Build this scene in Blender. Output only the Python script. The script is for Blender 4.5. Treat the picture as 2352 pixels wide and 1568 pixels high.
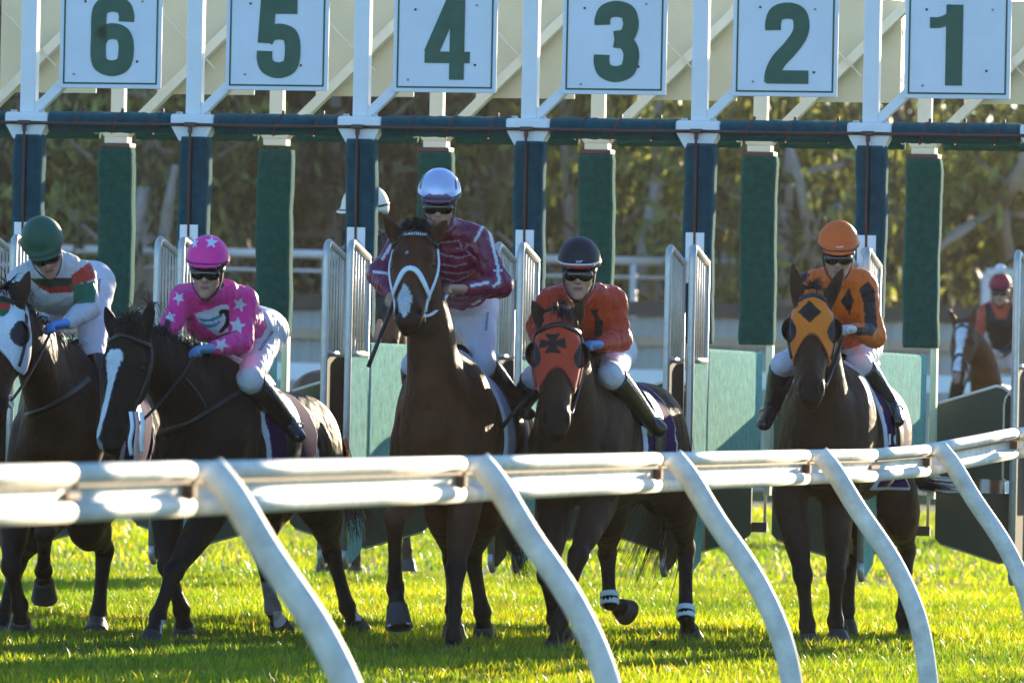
import bpy, bmesh, math, random
import numpy as np
from mathutils import Vector, Matrix
from mathutils.bvhtree import BVHTree

for _o in list(bpy.data.objects):
    bpy.data.objects.remove(_o)
SC = bpy.context.scene
COL = SC.collection
RND = random.Random(7)
NPR = np.random.RandomState(11)
rad = math.radians

# ---------------------------------------------------------------- camera
FPX, CX, CY = 17640.0, 1176.0, 784.0          # photograph measured at 2352 x 1568
CAM_H = 1.34
PITCH, ROLL = math.atan(138.0 / FPX), rad(1.15)
_F = np.array([0.0, math.cos(PITCH), math.sin(PITCH)])
_U0 = np.array([0.0, -math.sin(PITCH), math.cos(PITCH)])
_R0 = np.array([1.0, 0.0, 0.0])
_R = math.cos(ROLL) * _R0 + math.sin(ROLL) * _U0
_U = -math.sin(ROLL) * _R0 + math.cos(ROLL) * _U0
CAMP = np.array([0.0, 0.0, CAM_H])


def W(px, py, d):
    """the point seen at photograph pixel (px, py) that lies d metres down the track"""
    v = _F + _R * ((px - CX) / FPX) + _U * ((CY - py) / FPX)
    return CAMP + v * (d / v[1])


def PJ(P):
    """photograph pixels of world points (n,3)"""
    q = np.asarray(P, float) - CAMP
    z = q @ _F
    return CX + FPX * (q @ _R) / z, CY - FPX * (q @ _U) / z


cam_d = bpy.data.cameras.new('camera')
cam = bpy.data.objects.new('camera', cam_d)
COL.objects.link(cam)
cam_d.sensor_width = 36.0
cam_d.lens = 36.0 * FPX / 2352.0
cam_d.clip_start, cam_d.clip_end = 0.5, 3000.0
cam_d.dof.use_dof = True
cam_d.dof.focus_distance = 41.6
cam_d.dof.aperture_fstop = 7.1
cam.matrix_world = Matrix(((_R[0], _U[0], -_F[0], 0), (_R[1], _U[1], -_F[1], 0), (_R[2], _U[2], -_F[2], CAM_H), (0, 0, 0, 1)))
SC.camera = cam

# ---------------------------------------------------------------- light
SUN_AZ, SUN_EL = rad(22.0), rad(11.8)          # azimuth to the right of the viewing direction
SKY_STRENGTH, SUN_STRENGTH, EXPOSURE = 0.15, 5.0, 1.56
world = bpy.data.worlds.new('World')
SC.world = world
world.use_nodes = True
_wn = world.node_tree.nodes
_wl = world.node_tree.links
_bg = _wn['Background']
_sky = _wn.new('ShaderNodeTexSky')
_sky.sky_type = 'NISHITA'
_sky.sun_disc = False
_sky.sun_elevation = SUN_EL
_sky.sun_rotation = SUN_AZ
_sky.air_density, _sky.dust_density, _sky.ozone_density = 1.1, 0.25, 5.0
_wl.new(_sky.outputs[0], _bg.inputs[0])
_bg.inputs[1].default_value = SKY_STRENGTH
sun_d = bpy.data.lights.new('sun', 'SUN')
sun_d.energy = SUN_STRENGTH
sun_d.angle = rad(0.53)
sun_d.color = (1.0, 0.83, 0.58)
sun = bpy.data.objects.new('sun', sun_d)
COL.objects.link(sun)
SUNV = Vector((math.sin(SUN_AZ) * math.cos(SUN_EL), math.cos(SUN_AZ) * math.cos(SUN_EL), math.sin(SUN_EL)))
sun.rotation_euler = (-SUNV).to_track_quat('-Z', 'Y').to_euler()
sun.location = (20, 40, 30)
SC.view_settings.view_transform = 'Standard'
SC.view_settings.look = 'None'
SC.view_settings.exposure = EXPOSURE
SC.view_settings.gamma = 1.0
SC.view_settings.use_curve_mapping = False
SC.render.engine = 'CYCLES'
SC.cycles.max_bounces = 6
SC.cycles.transparent_max_bounces = 8
SC.cycles.volume_bounces = 0


# ---------------------------------------------------------------- scene helpers
def tag(o, label=None, cat=None, group=None, kind=None):
    if label: o['label'] = label
    if cat: o['category'] = cat
    if group: o['group'] = group
    if kind: o['kind'] = kind
    return o


def empty(name, loc=(0, 0, 0), rz=0.0, parent=None):
    o = bpy.data.objects.new(name, None)
    COL.objects.link(o)
    o.location = loc
    o.rotation_euler = (0, 0, rz)
    o.empty_display_size = 0.1
    if parent is not None:
        o.parent = parent
    return o


def link_mesh(name, me, mat=None, parent=None, keep_world=False):
    o = bpy.data.objects.new(name, me)
    COL.objects.link(o)
    if mat is not None and len(me.materials) == 0:
        me.materials.append(mat)
    if parent is not None:
        o.parent = parent
        if keep_world:            # mesh is in world coordinates, parent sits elsewhere
            bpy_m = parent_world(parent)
            o.matrix_parent_inverse = bpy_m.inverted()
    return o


def parent_world(p):
    m = Matrix.LocRotScale(p.location, p.rotation_euler, p.scale)
    while p.parent is not None:
        m = p.matrix_parent_inverse @ m
        p = p.parent
        m = Matrix.LocRotScale(p.location, p.rotation_euler, p.scale) @ m
    return m


def np_mesh(name, V, Fq, smooth=True, Ft=None):
    """mesh from arrays: V (n,3), quads (m,4) and/or triangles (k,3)"""
    me = bpy.data.meshes.new(name)
    V = np.ascontiguousarray(V, np.float32)
    nq = 0 if Fq is None else len(Fq)
    nt = 0 if Ft is None else len(Ft)
    me.vertices.add(len(V))
    me.vertices.foreach_set('co', V.ravel())
    loops = []
    tot = []
    if nq:
        loops.append(np.asarray(Fq, np.int32).ravel()); tot.append(np.full(nq, 4, np.int32))
    if nt:
        loops.append(np.asarray(Ft, np.int32).ravel()); tot.append(np.full(nt, 3, np.int32))
    loops = np.concatenate(loops); tot = np.concatenate(tot)
    me.loops.add(len(loops))
    me.loops.foreach_set('vertex_index', loops)
    me.polygons.add(len(tot))
    start = np.zeros(len(tot), np.int32); start[1:] = np.cumsum(tot)[:-1]
    me.polygons.foreach_set('loop_start', start)
    me.polygons.foreach_set('use_smooth', np.full(len(tot), smooth, bool))
    me.update(calc_edges=True)
    return me


def set_colors(me, C, name='Col'):
    a = me.color_attributes.new(name, 'FLOAT_COLOR', 'POINT')
    C4 = np.ones((len(me.vertices), 4), np.float32)
    C4[:, :C.shape[1]] = C
    a.data.foreach_set('color', C4.ravel())


class MB:
    """collects simple solids into one mesh"""
    def __init__(self):
        self.V = []; self.F = []; self.S = []

    def _add(self, V, F, smooth=False):
        b = len(self.V)
        self.V += [tuple(float(c) for c in v) for v in V]
        self.F += [tuple(i + b for i in f) for f in F]
        self.S += [smooth] * len(F)
        return self

    def box(self, lo, hi, bev=0.0, M=None):
        lo = np.array(lo, float); hi = np.array(hi, float)
        if bev <= 0:
            V = [(x, y, z) for x in (lo[0], hi[0]) for y in (lo[1], hi[1]) for z in (lo[2], hi[2])]
            F = [(0, 1, 3, 2), (4, 6, 7, 5), (0, 4, 5, 1), (2, 3, 7, 6), (0, 2, 6, 4), (1, 5, 7, 3)]
        else:
            bm = bmesh.new()
            bmesh.ops.create_cube(bm, size=1.0)
            for v in bm.verts:
                v.co = Vector([(lo[i] + hi[i]) / 2 + v.co[i] * (hi[i] - lo[i]) for i in range(3)])
            bmesh.ops.bevel(bm, geom=bm.edges[:], offset=bev, segments=2, affect='EDGES', profile=0.5)
            bm.verts.index_update()
            V = [v.co[:] for v in bm.verts]; F = [tuple(v.index for v in f.verts) for f in bm.faces]
            bm.free()
        if M is not None:
            V = [(M @ Vector(v))[:] for v in V]
        return self._add(V, F)

    def bar(self, a, b, w, h, up=(0, 0, 1), bev=0.0):
        """box from a to b, w across, h along up"""
        a = Vector(a); b = Vector(b)
        d = (b - a); L = d.length; d.normalize()
        s = d.cross(Vector(up)).normalized(); u = s.cross(d).normalized()
        M = Matrix(((d[0], s[0], u[0], a[0]), (d[1], s[1], u[1], a[1]), (d[2], s[2], u[2], a[2]), (0, 0, 0, 1)))
        return self.box((0, -w / 2, -h / 2), (L, w / 2, h / 2), bev, M)

    def tube(self, pts, r, n=8, caps=True, closed=False):
        pts = [np.array(p, float) for p in pts]
        m = len(pts)
        rs = r if hasattr(r, '__len__') else [r] * m
        V = []; F = []
        up = None
        for i, p in enumerate(pts):
            a = pts[(i - 1) % m] if (i > 0 or closed) else p
            b = pts[(i + 1) % m] if (i < m - 1 or closed) else p
            t = b - a; t = t / (np.linalg.norm(t) + 1e-12)
            if up is None:
                up = np.array([0, 0, 1.0]) if abs(t[2]) < 0.9 else np.array([1.0, 0, 0])
            s = np.cross(t, up); s /= np.linalg.norm(s) + 1e-12
            up = np.cross(s, t)
            for k in range(n):
                an = 2 * math.pi * k / n
                V.append(p + rs[i] * (math.cos(an) * s + math.sin(an) * up))
        for i in range(m if closed else m - 1):
            j = (i + 1) % m
            for k in range(n):
                l = (k + 1) % n
                F.append((i * n + k, i * n + l, j * n + l, j * n + k))
        self._add(V, F, True)
        if caps and not closed:
            b = len(self.V) - m * n
            self.F.append(tuple(b + k for k in range(n))[::-1]); self.S.append(False)
            self.F.append(tuple(b + (m - 1) * n + k for k in range(n))); self.S.append(False)
        return self

    def ribbon(self, pts, nors, w, th=0.004, smooth=True):
        """flat strap: centre line pts, outward normals, width w (number or list), thickness th"""
        pts = np.array(pts, float); nors = np.array(nors, float)
        m = len(pts); V = []; F = []
        ws = w if hasattr(w, '__len__') else [w] * m
        for i in range(m):
            t = pts[min(i + 1, m - 1)] - pts[max(i - 1, 0)]
            t = t / (np.linalg.norm(t) + 1e-12)
            n = nors[i] - t * (nors[i] @ t); n = n / (np.linalg.norm(n) + 1e-12)
            s = np.cross(t, n) * ws[i] / 2
            V += [pts[i] - s, pts[i] - s + n * th, pts[i] + s + n * th, pts[i] + s]
        for i in range(m - 1):
            a, b = i * 4, i * 4 + 4
            for k in range(4):
                l = (k + 1) % 4
                F.append((a + k, b + k, b + l, a + l))
        F += [(0, 1, 2, 3), ((m - 1) * 4 + 3, (m - 1) * 4 + 2, (m - 1) * 4 + 1, (m - 1) * 4)]
        return self._add(V, F, smooth)

    def prism(self, poly, y0, y1, holes=None):
        """extrude an x-z outline between y0 and y1 (front is the smaller y)"""
        n = len(poly)
        V = [(p[0], y0, p[1]) for p in poly] + [(p[0], y1, p[1]) for p in poly]
        F = [tuple(range(n)), tuple(range(2 * n - 1, n - 1, -1))]
        for i in range(n):
            j = (i + 1) % n
            F.append((i, i + n, j + n, j))
        return self._add(V, F)

    def mesh(self, name):
        me = bpy.data.meshes.new(name)
        me.from_pydata(self.V, [], self.F)
        me.polygons.foreach_set('use_smooth', self.S)
        me.update()
        bm = bmesh.new(); bm.from_mesh(me)
        bmesh.ops.recalc_face_normals(bm, faces=bm.faces[:])
        bm.to_mesh(me); bm.free()
        return me

    def build(self, name, mat, parent=None, keep_world=False):
        return link_mesh(name, self.mesh(name), mat, parent, keep_world)


# ---------------------------------------------------------------- materials
MATS = {}


def mat(name, color=(0.5, 0.5, 0.5), rough=0.5, metal=0.0, spec=0.5, noise=None, bump=None, attr=False,
        sheen=0.0, trans=0.0, coat=0.0, sheen_tint=None):
    """principled material; noise=(scale, amount) mottles the colour, bump=(scale, strength, distance)"""
    if name in MATS:
        return MATS[name]
    m = bpy.data.materials.new(name)
    m.use_nodes = True
    N = m.node_tree.nodes; L = m.node_tree.links
    b = N['Principled BSDF']
    b.inputs['Roughness'].default_value = rough
    b.inputs['Metallic'].default_value = metal
    b.inputs['Specular IOR Level'].default_value = spec
    if sheen:
        b.inputs['Sheen Weight'].default_value = sheen
        b.inputs['Sheen Roughness'].default_value = 0.4
        if sheen_tint: b.inputs['Sheen Tint'].default_value = (*sheen_tint, 1)
    if coat:
        b.inputs['Coat Weight'].default_value = coat
        b.inputs['Coat Roughness'].default_value = 0.08
    csock = None
    if attr:
        a = N.new('ShaderNodeVertexColor'); a.layer_name = 'Col'
        csock = a.outputs[0]
    else:
        r = N.new('ShaderNodeRGB'); r.outputs[0].default_value = (*color, 1)
        csock = r.outputs[0]
    tc = N.new('ShaderNodeTexCoord')
    if noise:
        t = N.new('ShaderNodeTexNoise'); t.inputs['Scale'].default_value = noise[0]
        t.inputs['Detail'].default_value = 5; t.inputs['Roughness'].default_value = 0.65
        L.new(tc.outputs['Object'], t.inputs['Vector'])
        mr = N.new('ShaderNodeMapRange')
        mr.inputs[1].default_value = 0.25; mr.inputs[2].default_value = 0.75
        mr.inputs[3].default_value = 1 - noise[1]; mr.inputs[4].default_value = 1 + noise[1]
        L.new(t.outputs[0], mr.inputs[0])
        mx = N.new('ShaderNodeVectorMath'); mx.operation = 'SCALE'
        L.new(csock, mx.inputs[0]); L.new(mr.outputs[0], mx.inputs['Scale'])
        csock = mx.outputs[0]
    L.new(csock, b.inputs['Base Color'])
    if bump:
        t2 = N.new('ShaderNodeTexNoise'); t2.inputs['Scale'].default_value = bump[0]
        t2.inputs['Detail'].default_value = 4
        vec = tc.outputs['Object']
        if len(bump) > 3:
            mp = N.new('ShaderNodeMapping'); mp.inputs['Scale'].default_value = bump[3]
            L.new(vec, mp.inputs[0]); vec = mp.outputs[0]
        L.new(vec, t2.inputs['Vector'])
        bp = N.new('ShaderNodeBump'); bp.inputs['Strength'].default_value = bump[1]
        bp.inputs['Distance'].default_value = bump[2]
        L.new(t2.outputs[0], bp.inputs['Height']); L.new(bp.outputs[0], b.inputs['Normal'])
    if trans:
        tr = N.new('ShaderNodeBsdfTranslucent'); L.new(csock, tr.inputs[0])
        ms = N.new('ShaderNodeMixShader'); ms.inputs[0].default_value = trans
        L.new(b.outputs[0], ms.inputs[1]); L.new(tr.outputs[0], ms.inputs[2])
        L.new(ms.outputs[0], N['Material Output'].inputs[0])
    MATS[name] = m
    return m
# ---------------------------------------------------------------- smooth solids (bodies, clothes, hoods)
def _n(v):
    v = np.asarray(v, float)
    return v / (np.linalg.norm(v) + 1e-12)


def catmull(P, n):
    """resample rows of P with a Catmull-Rom spline, n steps for each span"""
    P = np.asarray(P, float)
    Q = np.vstack([2 * P[0] - P[1], P, 2 * P[-1] - P[-2]])
    out = []
    for i in range(1, len(Q) - 2):
        for k in range(n):
            t = k / n
            out.append(0.5 * (2 * Q[i] + (Q[i + 1] - Q[i - 1]) * t + (2 * Q[i - 1] - 5 * Q[i] + 4 * Q[i + 1] - Q[i + 2]) * t * t
                              + (3 * Q[i] - 3 * Q[i + 1] + Q[i + 2] - Q[i - 1]) * t ** 3))
    out.append(Q[-2])
    return np.array(out)


def smin(a, b, k):
    h = np.maximum(k - np.abs(a - b), 0) / k
    return np.minimum(a, b) - h * h * k * 0.25


def smax(a, b, k):
    return -smin(-a, -b, k)


class Field:
    def __init__(self, lo, hi, h):
        self.lo = np.array(lo, float); self.h = h
        self.n = np.ceil((np.array(hi, float) - self.lo) / h).astype(int) + 1
        self.ax = [self.lo[i] + h * np.arange(self.n[i]) for i in range(3)]
        self.f = np.full(self.n, 0.2, np.float32)

    def copy(self, off=0.0):
        g = object.__new__(Field)
        g.lo, g.h, g.n, g.ax = self.lo, self.h, self.n, self.ax
        g.f = self.f + np.float32(off)
        return g

    def win(self, lo, hi):
        a = np.clip(np.floor((np.asarray(lo) - self.lo) / self.h).astype(int), 0, self.n - 1)
        b = np.clip(np.ceil((np.asarray(hi) - self.lo) / self.h).astype(int) + 1, 1, self.n)
        b = np.maximum(b, a + 1)
        sl = tuple(slice(a[i], b[i]) for i in range(3))
        X = self.ax[0][sl[0]].astype(np.float32)[:, None, None]
        Y = self.ax[1][sl[1]].astype(np.float32)[None, :, None]
        Z = self.ax[2][sl[2]].astype(np.float32)[None, None, :]
        return sl, X, Y, Z

    @staticmethod
    def _cone(X, Y, Z, p0, p1, a0, b0, a1, b1, side):
        w = p1 - p0; L = np.linalg.norm(w) + 1e-9; w = w / L
        u = side - w * (side @ w); u = _n(u); v = np.cross(w, u)
        dx, dy, dz = X - np.float32(p0[0]), Y - np.float32(p0[1]), Z - np.float32(p0[2])
        w, u, v = (q.astype(np.float32) for q in (w, u, v))
        aw = dx * w[0] + dy * w[1] + dz * w[2]
        au = dx * u[0] + dy * u[1] + dz * u[2]
        av = dx * v[0] + dy * v[1] + dz * v[2]
        t = np.clip(aw / np.float32(L), 0, 1)
        qw = aw - t * np.float32(L)
        ra = np.float32(a0) + np.float32(a1 - a0) * t
        rb = np.float32(b0) + np.float32(b1 - b0) * t
        rm = np.minimum(ra, rb)
        return (np.sqrt((au / ra) ** 2 + (av / rb) ** 2 + (qw / rm) ** 2) - 1) * rm

    def _merge(self, sl, d, k, op):
        g = self.f[sl]
        if op == 'add':
            self.f[sl] = smin(g, d, k) if k > 0 else np.minimum(g, d)
        else:
            self.f[sl] = smax(g, -d, k) if k > 0 else np.maximum(g, -d)

    def chain(self, P, Rr, k=0.03, side=(1, 0, 0), n=4, op='add', warp=None):
        """tube along points P; radii Rr rows (along side, across)"""
        P = np.asarray(P, float)
        Rr = np.asarray([(r, r) if not hasattr(r, '__len__') else r for r in Rr], float)
        A = catmull(np.hstack([P, Rr]), n) if len(P) > 2 else np.hstack([P, Rr])
        if len(P) > 2:
            A[:, 3:] = np.maximum(A[:, 3:], Rr.min() * 0.8)
        side = np.asarray(side, float)
        m = A[:, 3:].max() + k + 3 * self.h
        lo = A[:, :3].min(0) - m; hi = A[:, :3].max(0) + m
        sl, X, Y, Z = self.win(lo, hi)
        d = None
        d = np.full((X.shape[0], Y.shape[1], Z.shape[2]), 0.2, np.float32)
        base = [s.start for s in sl]
        for i in range(len(A) - 1):
            mm = max(A[i, 3:].max(), A[i + 1, 3:].max()) + k + 3 * self.h
            l2 = np.minimum(A[i, :3], A[i + 1, :3]) - mm; h2 = np.maximum(A[i, :3], A[i + 1, :3]) + mm
            s2, x2, y2, z2 = self.win(l2, h2)
            loc = tuple(slice(s2[j].start - base[j], s2[j].stop - base[j]) for j in range(3))
            c = self._cone(x2, y2, z2, A[i, :3], A[i + 1, :3], A[i, 3], A[i, 4], A[i + 1, 3], A[i + 1, 4], side)
            sub = d[loc]
            if sub.shape == c.shape:
                d[loc] = np.minimum(sub, c)
        self._merge(sl, d, k, op)
        return self

    def ell(self, c, r, k=0.03, axes=None, op='add'):
        c = np.asarray(c, float); r = np.asarray(r, float)
        ax = np.eye(3) if axes is None else np.array([_n(a) for a in axes])
        m = r.max() + k + 3 * self.h
        sl, X, Y, Z = self.win(c - m, c + m)
        dx, dy, dz = X - np.float32(c[0]), Y - np.float32(c[1]), Z - np.float32(c[2])
        s = 0
        for i in range(3):
            a = ax[i].astype(np.float32)
            s = s + ((dx * a[0] + dy * a[1] + dz * a[2]) / np.float32(r[i])) ** 2
        d = (np.sqrt(s) - 1) * np.float32(r.min())
        self._merge(sl, d, k, op)
        return self

    def half(self, p, nrm, k=0.004):
        """keep the side of the plane that nrm points away from"""
        nrm = _n(nrm); p = np.asarray(p, float)
        X = self.ax[0].astype(np.float32)[:, None, None]; Y = self.ax[1].astype(np.float32)[None, :, None]; Z = self.ax[2].astype(np.float32)[None, None, :]
        d = (X - np.float32(p[0])) * np.float32(nrm[0]) + (Y - np.float32(p[1])) * np.float32(nrm[1]) + (Z - np.float32(p[2])) * np.float32(nrm[2])
        self.f = smax(self.f, d, k)
        return self

    def hollow(self, inner):
        """remove the solid of another field on the same grid"""
        self.f = np.maximum(self.f, -inner.f)
        return self

    def wrinkle(self, amp, scale, seed=0, stretch=(1, 1, 1)):
        """fold-like displacement"""
        rs = np.random.RandomState(seed)
        sl, X, Y, Z = self.win(self.lo, self.lo + self.h * self.n)
        near = np.abs(self.f) < 0.05
        idx = np.nonzero(near)
        P = np.stack([self.ax[i][idx[i]] for i in range(3)], 1)
        v = np.zeros(len(P))
        for o in range(7):
            q = rs.randn(3); q /= np.linalg.norm(q); q *= np.array(stretch)
            w = scale * (1 + 0.55 * o)
            ph = rs.rand() * 6.28
            q2 = rs.randn(3) * 2.0
            s = np.sin(P @ q * w + ph + 1.3 * np.sin(P @ q2 * w * 0.25 + o))
            v += (1 - np.abs(s) * 2) / (1 + 0.5 * o)
        self.f[idx] += (amp * v / 2.6).astype(np.float32)
        return self

    def surface(self):
        """surface nets: vertices (n,3) and quads (m,4)"""
        f = self.f
        f = np.pad(f, 1, constant_values=0.2)
        s = f < 0
        nx, ny, nz = np.array(f.shape) - 1
        cnt = np.zeros((nx, ny, nz), np.uint8)
        for i in (0, 1):
            for j in (0, 1):
                for k in (0, 1):
                    cnt += s[i:nx + i, j:ny + j, k:nz + k]
        act = np.nonzero((cnt > 0) & (cnt < 8))
        n = len(act[0])
        idx = np.full((nx, ny, nz), -1, np.int32)
        idx[act] = np.arange(n)
        corners = {}
        for i in (0, 1):
            for j in (0, 1):
                for k in (0, 1):
                    corners[(i, j, k)] = f[act[0] + i, act[1] + j, act[2] + k]
        S = np.zeros((n, 3)); c = np.zeros(n)
        for a in corners:
            for ax in range(3):
                if a[ax] == 0:
                    b = list(a); b[ax] = 1; b = tuple(b)
                    fa, fb = corners[a], corners[b]
                    cr = (fa < 0) != (fb < 0)
                    t = np.where(cr, fa / np.where(fa == fb, 1, fa - fb), 0)
                    p = np.zeros((n, 3)); p[:] = a; p[:, ax] = t
                    S += p * cr[:, None]; c += cr
        V = S / c[:, None] + np.stack(act, 1) - 1
        V = V * self.h + self.lo
        Q = []
        for ax in range(3):
            sh = [slice(1, None)] * 3
            s0 = s.copy()
            a0 = [slice(1, -1)] * 3; a1 = [slice(1, -1)] * 3
            a0[ax] = slice(0, -1); a1[ax] = slice(1, None)
            e = s[tuple(a0)] != s[tuple(a1)]
            ii = np.nonzero(e)
            base = [ii[0], ii[1], ii[2]]
            o1, o2 = [(1, 2), (2, 0), (0, 1)][ax]
            g = [np.array(q) for q in base]
            for q in range(3):
                if q != ax:
                    g[q] = g[q] + 1
            inside = s[tuple(g)]
            def cell(d1, d2):
                h = [np.array(q) for q in g]
                h[o1] = h[o1] - d1; h[o2] = h[o2] - d2
                return idx[tuple(h)]
            q = np.stack([cell(1, 1), cell(0, 1), cell(0, 0), cell(1, 0)], 1)
            q[~inside] = q[~inside][:, ::-1]
            Q.append(q)
        Q = np.concatenate(Q)
        Q = Q[(Q >= 0).all(1)]
        return V, Q


def relax(V, Q, it=1, lam=0.5):
    for _ in range(it):
        A = np.zeros_like(V); c = np.zeros(len(V))
        for i in range(4):
            for j in (1, 3):
                np.add.at(A, Q[:, i], V[Q[:, (i + j) % 4]]); np.add.at(c, Q[:, i], 1)
        V = V + lam * (A / np.maximum(c, 1)[:, None] - V)
    return V


def vnormals(V, Q):
    n = np.cross(V[Q[:, 2]] - V[Q[:, 0]], V[Q[:, 3]] - V[Q[:, 1]])
    A = np.zeros_like(V)
    for i in range(4):
        np.add.at(A, Q[:, i], n)
    return A / (np.linalg.norm(A, axis=1)[:, None] + 1e-12)


def in_poly(x, y, poly):
    r = np.zeros(len(x), bool)
    n = len(poly)
    for i in range(n):
        x0, y0 = poly[i]; x1, y1 = poly[(i + 1) % n]
        c = ((y0 > y) != (y1 > y)) & (x < (x1 - x0) * (y - y0) / ((y1 - y0) if y1 != y0 else 1e-9) + x0)
        r ^= c
    return r


def star(cx, cy, r, rot=0.0, sx=1.0, sy=1.0):
    out = []
    for i in range(10):
        a = rot - math.pi / 2 + i * math.pi / 5
        q = r if i % 2 == 0 else r * 0.42
        out.append((cx + sx * q * math.cos(a), cy + sy * q * math.sin(a)))
    return out


class Solid:
    """a finished smooth mesh with a tree for laying straps and marks on it"""
    def __init__(self, V, Q):
        self.V, self.Q = V, Q
        self.N = vnormals(V, Q)
        self.C = np.zeros((len(V), 3), np.float32)
        self._t = None
        self._p = None

    @property
    def tree(self):
        if self._t is None:
            self._t = BVHTree.FromPolygons(self.V.tolist(), self.Q.tolist())
        return self._t

    @property
    def pix(self):
        if self._p is None:
            x, y = PJ(self.V)
            view = self.V - CAMP
            self._p = (x, y, (self.N * view).sum(1) < 0)
        return self._p

    def paint(self, poly, col, where=None):
        x, y, fr = self.pix
        m = in_poly(x, y, poly) & fr
        if where is not None: m &= where
        self.C[m] = col
        return self

    def hit(self, px, py):
        d = Vector(W(px, py, 40.0) - CAMP).normalized()
        p, n, i, t = self.tree.ray_cast(Vector(CAMP), d)
        if p is None:
            p, n, i, t = self.tree.find_nearest(Vector(W(px, py, float(self.V[:, 1].mean()))))
        return np.array(p), np.array(n)

    def near(self, q):
        p, n, i, t = self.tree.find_nearest(Vector(q))
        return np.array(p), np.array(n)

    def strap(self, mb, pixels, w, th=0.005, n=6, off=0.002):
        """strap lying on the surface along photograph pixels"""
        P = catmull(np.array(pixels, float), n) if len(pixels) > 2 else np.linspace(pixels[0], pixels[1], n + 1)
        pts, nors = [], []
        for a, b in P:
            p, q = self.hit(a, b)
            pts.append(p + q * off); nors.append(q)
        mb.ribbon(pts, nors, w, th)
        return mb

    def mesh(self, name, colors=True):
        me = np_mesh(name, self.V, self.Q)
        if colors: set_colors(me, self.C)
        return me


def solid(field, it=1):
    V, Q = field.surface()
    if it: V = relax(V, Q, it)
    return Solid(V, Q)


def _crop(self, lo, hi, off=0.0):
    """copy of the part of a field inside a box"""
    sl, X, Y, Z = self.win(lo, hi)
    g = object.__new__(Field)
    g.h = self.h; g.ax = [self.ax[i][sl[i]] for i in range(3)]
    g.lo = np.array([a[0] for a in g.ax]); g.n = np.array([len(a) for a in g.ax])
    g.f = self.f[sl] + np.float32(off)
    return g


def _clip(self, fn):
    """keep where fn(X, Y, Z) < 0"""
    X = self.ax[0].astype(np.float32)[:, None, None]; Y = self.ax[1].astype(np.float32)[None, :, None]; Z = self.ax[2].astype(np.float32)[None, None, :]
    self.f = np.maximum(self.f, fn(X, Y, Z).astype(np.float32))
    return self


Field.crop = _crop
Field.clip = _clip


def dotf(X, Y, Z, p, v):
    return (X - np.float32(p[0])) * np.float32(v[0]) + (Y - np.float32(p[1])) * np.float32(v[1]) + (Z - np.float32(p[2])) * np.float32(v[2])


def refine(V, Q):
    """split every quad in four"""
    n = len(V)
    E = np.stack([Q, np.roll(Q, -1, 1)], 2).reshape(-1, 2)
    Es = np.sort(E, 1)
    u, inv = np.unique(Es, axis=0, return_inverse=True)
    inv = np.asarray(inv).reshape(-1, 4)
    mid = V[u].mean(1); cen = V[Q].mean(1)
    V2 = np.vstack([V, mid, cen])
    m = n + inv; c = n + len(u) + np.arange(len(Q))
    out = [np.stack([Q[:, i], m[:, i], c, m[:, (i - 1) % 4]], 1) for i in range(4)]
    return V2, np.concatenate(out)
# ---------------------------------------------------------------- starting gate
YAW = rad(11.2)
PITCHW = 1.010
_g3 = W(1216.7, 295.7, 45.0)
GATE = empty('starting_gate', (_g3[0], _g3[1], 0), -YAW)
tag(GATE, 'long starting gate with numbered white boards, padded teal posts and open doors', 'starting gate')


def GW(u, v, z):
    """gate coordinates to world"""
    c, s = math.cos(YAW), math.sin(YAW)
    return np.array([_g3[0] + u * c + v * s, _g3[1] - u * s + v * c, z])


M_WHITE = mat('white_paint', (0.80, 0.81, 0.82), 0.38, noise=(9, 0.05))
M_BOARD = mat('board_white', (0.75, 0.78, 0.83), 0.5, noise=(3.5, 0.07))
M_CREAM = mat('cream_paint', (0.78, 0.70, 0.52), 0.5, noise=(6, 0.07))
M_CREAMP = mat('cream_board', (0.61, 0.55, 0.37), 0.6, noise=(2.5, 0.07))
M_SIGN = mat('sign_green', (0.006, 0.085, 0.050), 0.45, noise=(12, 0.25))
M_NAVY = mat('navy_carpet', (0.007, 0.072, 0.098), 0.95, spec=0.1, noise=(22, 0.5), bump=(330, 1.0, 0.008), sheen=0.35, sheen_tint=(0.35, 0.85, 0.85))
M_TEAL = mat('green_carpet', (0.007, 0.082, 0.070), 0.95, spec=0.1, noise=(22, 0.5), bump=(330, 1.0, 0.008), sheen=0.35, sheen_tint=(0.4, 0.9, 0.8))
M_TEALSUN = mat('mint_carpet', (0.19, 0.60, 0.51), 0.95, spec=0.1, noise=(14, 0.5), bump=(110, 1.0, 0.03, (1, 1, 0.16)), sheen=1.0, sheen_tint=(0.7, 1.0, 0.9))  # lit copy of the teal carpet: sun's brightening put into the base colour
M_RUST = mat('rusty_pipe', (0.085, 0.042, 0.036), 0.55, noise=(40, 0.3))
M_STEEL = mat('galvanised', (0.52, 0.51, 0.48), 0.34, 0.45, noise=(30, 0.15))
M_STEELD = mat('dull_steel', (0.50, 0.48, 0.45), 0.45, 0.35, noise=(40, 0.25))
M_BAR = mat('bar_zinc', (0.52, 0.48, 0.41), 0.45, 0.0, noise=(30, 0.15))
M_BLACKP = mat('black_panel', (0.012, 0.011, 0.011), 0.7, spec=0.1, noise=(14, 0.4))
M_DGREEN = mat('dark_green_vinyl', (0.022, 0.040, 0.030), 0.42, noise=(25, 0.3), bump=(180, 0.3, 0.003))
M_BOLT = mat('bolt_steel', (0.22, 0.24, 0.27), 0.4, 0.7)
M_BOLTD = mat('bolt_dark', (0.02, 0.02, 0.025), 0.5)

FP_W = 0.178       # front padded post
VR = 2.12          # rear frame, metres behind the front frame
R_OFF = 0.405 - VR * math.sin(YAW) * 0.0


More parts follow.
